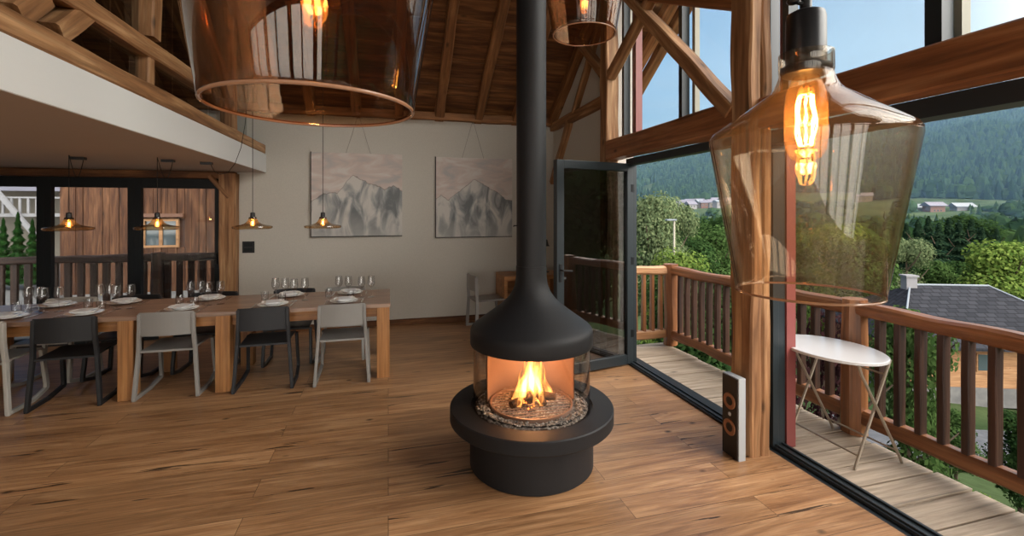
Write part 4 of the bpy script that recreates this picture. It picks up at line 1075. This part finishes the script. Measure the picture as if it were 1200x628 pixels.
def trunk_mesh():
    mb = MB(); mb.tube([(0,0,-.02),(0.005,0,.3),(0,.008,.6),(0,0,.85)], [.022,.017,.010,.004], 8)
    rr = random.Random(2)
    for k in range(7):
        a = k*2.4; z = .28+.07*k; mb.tube([(0,0,z),(.09*math.cos(a),.09*math.sin(a),z+.08),(.15*math.cos(a),.15*math.sin(a),z+.16)], [.008,.005,.002], 5, cap=False)
    return mb
cache = {}
def crown(kind):
    kd, v = kind
    if kind not in cache:
        if kd == 'conifer': cache[kind] = conifer_mesh(2600, 100+v).build('foliage', M['conifer'], recalc=False)
        elif kd == 'cypress': cache[kind] = conifer_mesh(2600, 140+v, .26).build('foliage', M['cypress'], recalc=False)
        elif kd == 'purple': cache[kind] = leaf_tree_mesh(6000, 150+v, 0, .014, 12).build('foliage', M['purple'], recalc=False)
        else: cache[kind] = leaf_tree_mesh({'birch':17000,'light':14000}.get(kd, 12000), 160+v*7+len(kd), .5 if kd=='birch' else .15, {'birch':.0095,'light':.013}.get(kd,.014), 16).build('foliage', M[{'birch':'birch','dark':'broad_dark','mid':'broad_mid','light':'broad_light'}[kd]], recalc=False)
        cache[kind]['_used'] = 0
    o = cache[kind]
    if o['_used']: o = o.copy(); COL.objects.link(o)
    else: o['_used'] = 1
    return o
trunk0 = trunk_mesh().build('trunk', M['trunk'])
tr_used = [0]
def tree(name, kind, px, ytop, d, label, wid=1.0, group=None, z=None, cat='tree', xy=None, h=None, fat=None):
    x, y = xy if xy else at(px, d)
    zb = hgt(x, y) if z is None else z
    hh = h if h else zat(ytop, d) - zb
    o = empty(name, (x, y, zb), R.uniform(0,6)); tag(o, label, cat, group)
    c = crown(kind); c.parent = o; c.scale = (hh*wid, hh*wid, hh)
    if kind[0] not in ('cypress',):
        if tr_used[0]: t = trunk0.copy(); COL.objects.link(t)
        else: t = trunk0; tr_used[0] = 1
        t.parent = o; t.scale = (hh, hh, hh)
    return o
tree('birch_tree', ('birch',0), 762, 213, 27, 'tall pale green birch just right of the glass door frame', .75)
tree('birch_tree', ('birch',1), 786, 222, 30, 'tall pale green birch left of the street lamp head', .62)
tree('leafy_tree', ('light',0), 797, 285, 20, 'small bright yellow-green tree behind the railing by the street lamp', .8)
tree('spruce_tree', ('conifer',0), 806, 241, 75, 'single dark spruce in front of the village houses', 1.0)
tree('leafy_tree', ('mid',0), 840, 257, 42, 'big round mid green tree left of the timber post', 1.0)
tree('leafy_tree', ('dark',0), 818, 272, 34, 'dark round tree between the street lamp and the big round tree', 1.0)
tree('leafy_tree', ('dark',1), 846, 250, 90, 'dark tree crown just below the village houses', 1.2)
tree('leafy_tree', ('mid',1), 822, 256, 105, 'hazy round tree below the village', 1.3)
tree('leafy_tree', ('dark',2), 892, 262, 60, 'dark broadleaf tree right of the timber post', 1.1)
tree('leafy_tree', ('light',1), 985, 258, 44, 'yellow-green tree seen through the lamp glass', .9)
tree('leafy_tree', ('mid',0), 1022, 268, 38, 'round green tree seen through the right side of the lamp glass', .9)
tree('leafy_tree', ('mid',1), 938, 262, 60, 'leafy tree behind the glowing bulb', 1.1)
tree('birch_tree', ('birch',1), 1062, 272, 46, 'pale green tree beside the lamp rim, above the roof chimney', .8)
tree('leafy_tree', ('light',0), 1186, 276, 42, 'large yellow-green tree above the slate roof at the right edge', 1.1)
tree('leafy_tree', ('mid',1), 1098, 300, 50, 'round green tree rising behind the slate roof ridge, nearest the chimney', 1.1)
tree('leafy_tree', ('dark',1), 1130, 303, 54, 'round dark green tree rising behind the middle of the slate roof', 1.1)
tree('leafy_tree', ('mid',0), 1158, 305, 48, 'rounded tree between the slate roof and the yellow-green tree', .9)
sg = 'row of dark spruces across the valley'
for i, (px, yt, d, w_) in enumerate(((1076,258,95,.9),(1088,254,105,.9),(1100,262,92,.9),(1112,256,100,1.0),(1124,260,96,.9),(1138,257,104,1.0),(1150,266,92,.9),(1168,268,110,.9),(1062,262,110,.9))):
    tree('spruce_tree', ('conifer', i % 3), px, yt, d, 'dark spruce in the row across the valley, above the slate roof', 1.1, sg)
tree('leafy_tree', ('dark',0), 1128, 248, 120, 'broad dark tree crown under the two chalets', 1.6)
# valley woods: one mass
solo = [(o.location.x, o.location.y) for o in COL.objects if o.get('category') == 'tree']
solo_h = [(o.location.x, o.location.y) for o in COL.objects if o.get('category') == 'house']
vw = MB(); rr = random.Random(33)
for i in range(2600):
    a = math.radians(rr.uniform(6, 64)) + TH; r = 120 * (620/120)**rr.uniform(0,1); x, y = r*math.sin(a), r*math.cos(a)
    d = r*math.cos(a-TH); h = min(rr.uniform(8,16), zat(rr.uniform(246,268) if r < 400 else rr.uniform(232,248), d) - hgt(x,y))
    pxx = HX + F*math.tan(a-TH)
    if r > 330 and (788 < pxx < 862 or 1070 < pxx < 1142 or 998 < pxx < 1044) and rr.random() < .85: continue
    if h < 3 or any((x-q)**2+(y-w)**2 < 90 for q, w in solo): continue
    if rr.random() < .4: add_conifer(vw, x, y, hgt(x,y)-1, h+1, rr.uniform(2,3.4), rr, 6, 3)
    else: add_blob(vw, x, y, hgt(x,y)-1, h, rr.uniform(3,5.5), rr, 8, 6)
tag(vw.build('valley_woods', M['broad_dark'], recalc=False), 'mixed woods filling the valley below the village', 'woods', None, 'stuff')
# shrubs near the balcony
tree('purple_shrub', ('purple',0), 965, 0, 5.6, 'purple-leaved shrub behind the railing near the folding table', .38, z=-3.7, h=4.4, cat='shrub')
tree('purple_shrub', ('purple',0), 895, 0, 8.2, 'purple-leaved shrub behind the railing left of the timber post', .5, z=-3.9, h=4.4, cat='shrub')
tree('green_shrub', ('mid',1), 1062, 0, 7.6, 'tall green shrub behind the railing below the slate roof', .6, z=-4.0, h=4.3, cat='shrub')
tree('green_shrub', ('dark',2), 812, 0, 14, 'dark green shrub low behind the far balusters', 1.3, z=-5, h=5.2, cat='shrub')
tree('green_shrub', ('light',1), 1150, 0, 6.4, 'low light green shrub at the foot of the balcony', 1.3, z=-3.8, h=1.5, cat='shrub')
tree('green_shrub', ('dark',1), 1196, 0, 8.6, 'bushy dark green shrub low behind the last balusters at the right', 1.2, z=-4.0, h=2.0, cat='shrub')
tree('green_shrub', ('mid',0), 1120, 0, 10.5, 'rounded green shrub by the road below the balcony', 1.2, z=-4.5, h=1.7, cat='shrub')
for q, (tx, ty, th_) in enumerate(((11,-6,10),(14,-2.5,11),(9,-10,11),(16,-9,13))):
    tree('leafy_tree', (('mid',0),('dark',1),('mid',1),('dark',0))[q], 0, 0, 10, 'tree standing beside the house, mirrored in the open door glass', 1.0, 'trees beside the house', z=hgt(tx,ty), h=th_, xy=(tx,ty))
# street lamp
x, y = at(790, 21); zb = hgt(x, y); sl_ = empty('street_lamp', (x, y, zb)); tag(sl_, 'tall street lamp with a flat head among the trees', 'street lamp')
zt = zat(258, 21)
MB().tube([(0,0,0),(0,0,zt-zb)], [.07,.045], 10).build('pole', M['galv'], sl_)
MB().box(-.42,.08,-.10,.10,zt-zb-.02,zt-zb+.05).build('lamp_head', M['tin_roof'], sl_, bevel=.02)

# ------------------------------------------------------------------ houses
def house(name, px, d, w, dep, zbase, zeave, zridge, wall, roof, label, yaw=0, hip=.5, ov=.5, wins=(), lower=None, cat='house'):
    x, y = at(px, d); o = empty(name, (x, y, zbase), -TH + yaw); tag(o, label, cat)
    he = zeave - zbase; hr = zridge - zbase
    mb = MB().box(-w/2, w/2, -dep/2, dep/2, (lower or 0), he); mb.build('walls', wall, o)
    if lower: MB().box(-w/2-.05, w/2+.05, -dep/2-.05, dep/2+.05, 0, lower).build('plinth', M['gravel_wall'], o)
    rl = w/2 - dep/2*hip*1.2 if hip else w/2+ov
    W, D = w/2+ov, dep/2+ov; t = .12
    vs = [(-W,-D,he),(W,-D,he),(W,D,he),(-W,D,he),(-rl,0,hr),(rl,0,hr)]
    vs += [(a,b,c-t) for a,b,c in vs]
    fs = [(0,1,5,4),(2,3,4,5),(1,2,5),(3,0,4),(6,10,11,7),(8,11,10,9),(7,11,8),(9,10,6),(0,6,7,1),(1,7,8,2),(2,8,9,3),(3,9,6,0)]
    MB().add(vs, fs).build('roof', roof, o)
    for (wx, wz, ww, wh) in wins:
        f = MB().box(wx-ww/2-.08, wx+ww/2+.08, -dep/2-.06, -dep/2+.02, wz-.08, wz+wh+.08).build('window', M['chalet_wood'], o)
        MB().box(wx-ww/2, wx+ww/2, -dep/2-.08, -dep/2-.05, wz, wz+wh).build('pane', M['dark_glass'], f)
    return o
nh = house('neighbour_house', 1112, 33, 11.5, 8.5, -10.6, -6.75, -3.65, M['chalet_wood'], M['slate'], 'neighbouring wooden house with a dark slate hip roof below the balcony', yaw=-.10, hip=.62, ov=.9,
      wins=((-1.2,2.3,.9,1.0),(1.8,1.6,1.0,1.8),(3.62,2.3,.8,1.0),(-4.0,2.3,.9,1.0)), lower=1.2)
MB().box(-3.0,-2.3,-.3,.3,6.5,7.55).box(-3.08,-2.22,-.38,.38,7.55,7.68).build('chimney', M['white_paint'], nh)
rg = MB().tube([(-2.6,0,6.98),(2.6,0,6.98)], .07, 8); rg.build('ridge_cap', M['tin_roof'], nh)
W, D = 11.5/2+.9, 8.5/2+.9; rl = 11.5/2 - 8.5/2*.62*1.2; he = 3.85; hr = 6.95
MB().tube([(rl,0,hr+.02),(W,-D,he+.04)], .06, 6).tube([(-rl,0,hr+.02),(-W,-D,he+.04)], .06, 6).tube([(rl,0,hr+.02),(W,D,he+.04)], .06, 6).build('hip_cap', M['tin_roof'], nh)
n2h = house('neighbour_house', 1262, 42, 12, 9, -12.5, -8.7, -6.4, M['chalet_wood'], M['slate'], 'second slate roofed house, cut by the right edge of the picture', yaw=.1, hip=.5, ov=.8)
MB().box(-4.4,-3.7,-.3,.3,5.2,6.9).box(-4.5,-3.6,-.4,.4,6.9,7.05).build('chimney', M['white_paint'], n2h)
# road between
rd = MB(); pts = [(960,20),(1040,19.5),(1120,19.5),(1200,20),(1290,22),(1400,27)]
vs = []; fs = []; dense = []
for a, b in zip(pts[:-1], pts[1:]):
    for k in range(6): dense.append((a[0]+(b[0]-a[0])*k/6, a[1]+(b[1]-a[1])*k/6))
for px, d in dense:
    for q in range(9):
        x, y = at(px, d-3.8+q*.95); vs.append((x, y, hgt(x, y)+.10))
for i in range(len(dense)-1):
    for q in range(8): fs.append((9*i+q, 9*i+q+1, 9*i+q+10, 9*i+q+9))
S(rd.add(vs, fs).build('road', M['road'], recalc=False), 'grey road below the balcony')
# village
vr = random.Random(77); wmats = ['white_paint','cream','white_paint','brown_paint','white_paint']; rmats = ['slate_roof_far','slate_roof_far','tin_roof','slate_roof_far']
rows = [(790,846,7,425,'front row of the far village'),(796,860,7,475,'middle row of the far village'),(802,858,5,530,'back row of the far village'),(1000,1042,7,440,'village part behind the low lamp glass')]
for (pa, pb, n, d0, where) in rows:
    for k in range(n):
        px = pa + (pb-pa)*(k+.5)/n + vr.uniform(-1.5,1.5); d = d0 + vr.uniform(-12,12); x, y = at(px, d); zb = hgt(x, y) - .5
        pn = ['first','second','third','fourth','fifth','sixth','seventh'][k]
        house('village_house', px, d, vr.uniform(6,8.5), vr.uniform(5.5,7), zb, zb+vr.uniform(4.5,6), zb+vr.uniform(7.5,9), M[wmats[vr.randrange(5)]], M[rmats[vr.randrange(4)]],
              'small house, %s from left, %s' % (pn, where), yaw=vr.uniform(-.7,.7), hip=0, ov=.8, wins=((-1.6,2.4,1.0,1.2),(1.4,2.4,1.0,1.2)))['group'] = 'houses of the far village'
for px, yb, d, wm, rm, w_, lb in ((1094,248,330,'brown_paint','slate_roof_far',10,'brown chalet with a dark roof on the green slope across the valley'),(1127,249,330,'white_paint','tin_roof',10.5,'white chalet with a pale roof right of the brown chalet'),(1170,262,300,'white_paint','tin_roof',8,'small white hut low on the slope near the right edge'),(1076,250,340,'white_paint','tin_roof',7,'small white house beside the lamp glass rim')):
    zb = zat(yb, d); x, y = at(px, d); 
    house('chalet', px, d, w_, 7, min(zb, hgt(x,y)) if False else zb-2, zb+4.2, zb+7.0, M[wm], M[rm], lb, yaw=R.uniform(-.2,.2), hip=0, ov=1.4, wins=((-2.2,2.2,1.1,1.3),(0,2.2,1.1,1.3),(2.2,2.2,1.1,1.3)))

# ------------------------------------------------------------------ outside the far wall (left)
S(MB().box(-14, 2.4, WY+.3, 30, -.30, -.10).build('ground_yard', M['gravel_wall']))
railing('balcony_railing', (-9.5, 8.50), (2.2, 8.50), [.3, 3.5, 5.98], .163, 'dark timber railing outside the glazed doors behind the table', M['rail_dark'], M['rail_dark'], zt=1.02, tw=.12, th=.12, bw=.085, bd=.05, seed=90)
bn = empty('wooden_barn', (-2.2, 12.0, -.1)); tag(bn, 'neighbouring barn wall of weathered vertical boards with a small window', 'barn')
bm = MB(); x = -4.55; rr = random.Random(9)
while x < 4.4:
    wdt = rr.uniform(.12, .20); dy = rr.uniform(0, .035)
    x2 = x + wdt
    wx0, wx1, wz0, wz1 = -3.05, -2.35, .98, 1.62
    if x2 > wx0 and x < wx1: bm.box(x+.005, x2-.005, -.03-dy, .02, 0, wz0); bm.box(x+.005, x2-.005, -.03-dy, .02, wz1, 5.2)
    else: bm.box(x+.005, x2-.005, -.03-dy, .02, 0, 5.2)
    x = x2
bm.build('board_wall', M['barn'], bn)
MB().box(-4.55, 4.4, .02, 4, 0, 5.2).build('barn_body', M['baluster'], bn)
MB().add([(-5.0,-.7,5.0),(5,-.7,5.0),(5,2.2,6.9),(-5.0,2.2,6.9),(-5.0,-.7,5.12),(5,-.7,5.12),(5,2.2,7.02),(-5.0,2.2,7.02)], [(0,3,2,1),(4,5,6,7),(0,1,5,4),(1,2,6,5),(2,3,7,6),(3,0,4,7)]).build('roof', M['slate_roof_far'], bn)
wf = MB().box(-3.05,-2.35,-.07,0,.98,1.03).box(-3.05,-2.35,-.07,0,1.57,1.62).box(-3.05,-3.0,-.07,0,1.03,1.57).box(-2.4,-2.35,-.07,0,1.03,1.57).box(-2.73,-2.67,-.06,0,1.03,1.57).build('window', M['chalet_wood'], bn)
MB().box(-3.0,-2.4,-.02,.0,1.03,1.57).build('pane', M['dark_glass'], wf)
MB().box(-3.15,-2.25,-.12,-.03,1.66,1.74).build('window_head', M['brown_paint'], bn)
# far balcony house behind the cypresses
bh = empty('white_balcony_house', (-15.5, 22.5, -.3)); tag(bh, 'pale house with a white balcony and diagonal brace behind the cypresses', 'house')
MB().box(-6,4.2,0,6,0,5).build('walls', M['cream'], bh)
MB().box(-6.5,4.6,-1.4,0,1.78,1.90).build('balcony_floor', M['white_paint'], bh)
bl = MB(); bl.box(-6.5,4.6,-1.42,-1.35,2.46,2.52)
for k in range(44): bl.box(-6.4+.25*k, -6.33+.25*k, -1.41,-1.36,1.90,2.46)
bl.build('balustrade', M['white_paint'], bh)
MB().bar([(1.75,-1.5,2.75),(2.9,-1.5,1.1)], .12, .14, (0,1,0)).bar([(1.6,-1.5,.2),(1.6,-1.5,2.75)], .12, .10, (0,1,0)).build('brace', M['white_paint'], bh)
MB().add([(-7,-1.0,2.75),(5,-1.0,2.75),(5,3,5.3),(-7,3,5.3),(-7,-1.0,2.9),(5,-1.0,2.9),(5,3,5.45),(-7,3,5.45)], [(0,3,2,1),(4,5,6,7),(0,1,5,4),(1,2,6,5),(2,3,7,6),(3,0,4,7)]).build('roof', M['slate_roof_far'], bh)
for i, (px, yt) in enumerate(((4,256),(21,249),(38,257),(-14,252))):
    d = 10.5; tree('cypress_tree', ('cypress', i % 2), px, yt, d, ['slim green cypress at the left edge of the glazed doors','slim green cypress, tallest, middle of the three seen','slim green cypress next to the black window mullion','slim green cypress cut by the picture edge'][i], .62, 'cypress hedge outside the glazed doors', z=-.1)

# ------------------------------------------------------------------ distant haze in the valley air
HAZE = True
if HAZE:
    m, nt, nodes, L = new_mat('valley_air'); out = N(nt, 'ShaderNodeOutputMaterial'); vs_ = N(nt, 'ShaderNodeVolumeScatter')
    vs_.inputs['Color'].default_value = (.34,.62,1,1); vs_.inputs['Density'].default_value = .00030; vs_.inputs['Anisotropy'].default_value = .2
    L.new(vs_.outputs[0], out.inputs['Volume'])
    hz = MB(); vs = []; fs = []; n = 24
    for rad, z0, z1 in ((150,-60,420),(1480,-60,420)):
        for z in (z0, z1):
            for k in range(n+1):
                a = math.radians(-12 + 100*k/n) + TH; vs.append((rad*math.sin(a), rad*math.cos(a), z))
    q = n+1
    for k in range(n):
        fs += [(k,k+1,q+k+1,q+k),(2*q+k,3*q+k,3*q+k+1,2*q+k+1),(k,2*q+k,2*q+k+1,k+1),(q+k,q+k+1,3*q+k+1,3*q+k)]
    fs += [(0,q,3*q,2*q),(n,2*q+n,3*q+n,q+n)]
    tag(hz.add(vs, fs).build('valley_haze', m), 'faint blue haze in the air over the valley', 'haze', None, 'stuff')

# ------------------------------------------------------------------ sky
wld = bpy.data.worlds.new('sky'); scn.world = wld; wld.use_nodes = True; nt = wld.node_tree; nt.nodes.clear(); L = nt.links
out = N(nt, 'ShaderNodeOutputWorld'); bg = N(nt, 'ShaderNodeBackground'); L.new(bg.outputs[0], out.inputs[0])
tc = N(nt, 'ShaderNodeTexCoord'); sp = N(nt, 'ShaderNodeSeparateXYZ'); L.new(tc.outputs['Generated'], sp.inputs[0])
rp = N(nt, 'ShaderNodeValToRGB'); e = rp.color_ramp.elements
e[0].position = 0; e[0].color = (.66,.84,1.0,1); e[1].position = 1; e[1].color = (.08,.24,.60,1)
for ps, c_ in ((.10,(.50,.76,.98,1)),(.22,(.17,.50,.93,1)),(.45,(.12,.38,.82,1))): k = e.new(ps); k.color = c_
L.new(sp.outputs[2], rp.inputs[0])
nz = N(nt, 'ShaderNodeTexNoise'); mp = N(nt, 'ShaderNodeMapping'); mp.inputs['Scale'].default_value = (2,2,9); L.new(tc.outputs['Generated'], mp.inputs[0]); L.new(mp.outputs[0], nz.inputs['Vector']); nz.inputs['Scale'].default_value = 1.4; nz.inputs['Detail'].default_value = 7; nz.inputs['Distortion'].default_value = .5
cm = N(nt, 'ShaderNodeMapRange'); cm.inputs['From Min'].default_value = .48; cm.inputs['From Max'].default_value = .75; cm.inputs['To Max'].default_value = .2; L.new(nz.outputs[0], cm.inputs[0])
mx = N(nt, 'ShaderNodeMix', data_type='RGBA'); L.new(cm.outputs[0], mx.inputs[0]); L.new(rp.outputs[0], mx.inputs[6]); mx.inputs[7].default_value = (.85,.90,.96,1)
dq = N(nt, 'ShaderNodeVectorMath', operation='DOT_PRODUCT'); L.new(tc.outputs['Generated'], dq.inputs[0]); dq.inputs[1].default_value = Vector((1,.12,.1)).normalized()
pq = N(nt, 'ShaderNodeMapRange'); pq.inputs['From Min'].default_value = .52; pq.inputs['From Max'].default_value = .98; pq.inputs['To Max'].default_value = .85; L.new(dq.outputs['Value'], pq.inputs[0])
m0 = mx; mx = N(nt, 'ShaderNodeMix', data_type='RGBA'); L.new(pq.outputs[0], mx.inputs[0]); L.new(m0.outputs[2], mx.inputs[6]); mx.inputs[7].default_value = (.78,.93,1.05,1)
# bright lobe added to the sky behind the camera to light the room
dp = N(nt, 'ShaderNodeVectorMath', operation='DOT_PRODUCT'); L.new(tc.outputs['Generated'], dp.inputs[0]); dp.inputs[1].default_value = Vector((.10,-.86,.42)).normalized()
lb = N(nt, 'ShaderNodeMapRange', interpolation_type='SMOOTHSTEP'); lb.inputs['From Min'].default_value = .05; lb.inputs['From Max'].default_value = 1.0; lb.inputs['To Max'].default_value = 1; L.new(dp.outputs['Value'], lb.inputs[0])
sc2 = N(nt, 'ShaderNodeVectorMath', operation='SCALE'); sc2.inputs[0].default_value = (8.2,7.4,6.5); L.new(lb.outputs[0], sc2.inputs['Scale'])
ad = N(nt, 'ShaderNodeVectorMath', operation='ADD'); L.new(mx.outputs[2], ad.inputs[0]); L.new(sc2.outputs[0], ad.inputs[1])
d3 = N(nt, 'ShaderNodeVectorMath', operation='DOT_PRODUCT'); L.new(tc.outputs['Generated'], d3.inputs[0]); d3.inputs[1].default_value = Vector((.86,-.42,.36)).normalized()  # second lobe, added out of view at the right to brighten the floor
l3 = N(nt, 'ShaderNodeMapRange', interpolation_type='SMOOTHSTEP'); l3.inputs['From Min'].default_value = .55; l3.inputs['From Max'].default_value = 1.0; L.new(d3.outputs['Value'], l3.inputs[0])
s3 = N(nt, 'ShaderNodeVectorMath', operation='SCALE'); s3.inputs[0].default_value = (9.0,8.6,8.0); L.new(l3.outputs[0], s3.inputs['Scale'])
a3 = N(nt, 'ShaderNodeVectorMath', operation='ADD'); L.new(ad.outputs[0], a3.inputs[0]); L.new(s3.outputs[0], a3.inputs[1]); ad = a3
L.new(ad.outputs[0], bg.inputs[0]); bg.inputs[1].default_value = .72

# ------------------------------------------------------------------ camera and view
cd = bpy.data.cameras.new('camera'); cam = bpy.data.objects.new('camera', cd); COL.objects.link(cam); scn.camera = cam
cd.sensor_fit = 'HORIZONTAL'; cd.sensor_width = 36; cd.lens = F/1200*36; cd.clip_start = .02; cd.clip_end = 5000
cd.shift_y = -(314-HY)/1200
cam.location = (0,0,CAMZ); cam.rotation_euler = (PI/2, 0, -TH)
scn.view_settings.view_transform = 'Standard'; scn.view_settings.look = 'None'; scn.view_settings.gamma = 1
scn.view_settings.use_curve_mapping = False; scn.view_settings.exposure = 0
c = scn.cycles
c.use_denoising = True; c.max_bounces = 8; c.diffuse_bounces = 4; c.glossy_bounces = 4; c.transmission_bounces = 6; c.transparent_max_bounces = 40; c.volume_bounces = 0
c.sample_clamp_indirect = 6; c.caustics_reflective = False; c.caustics_refractive = False
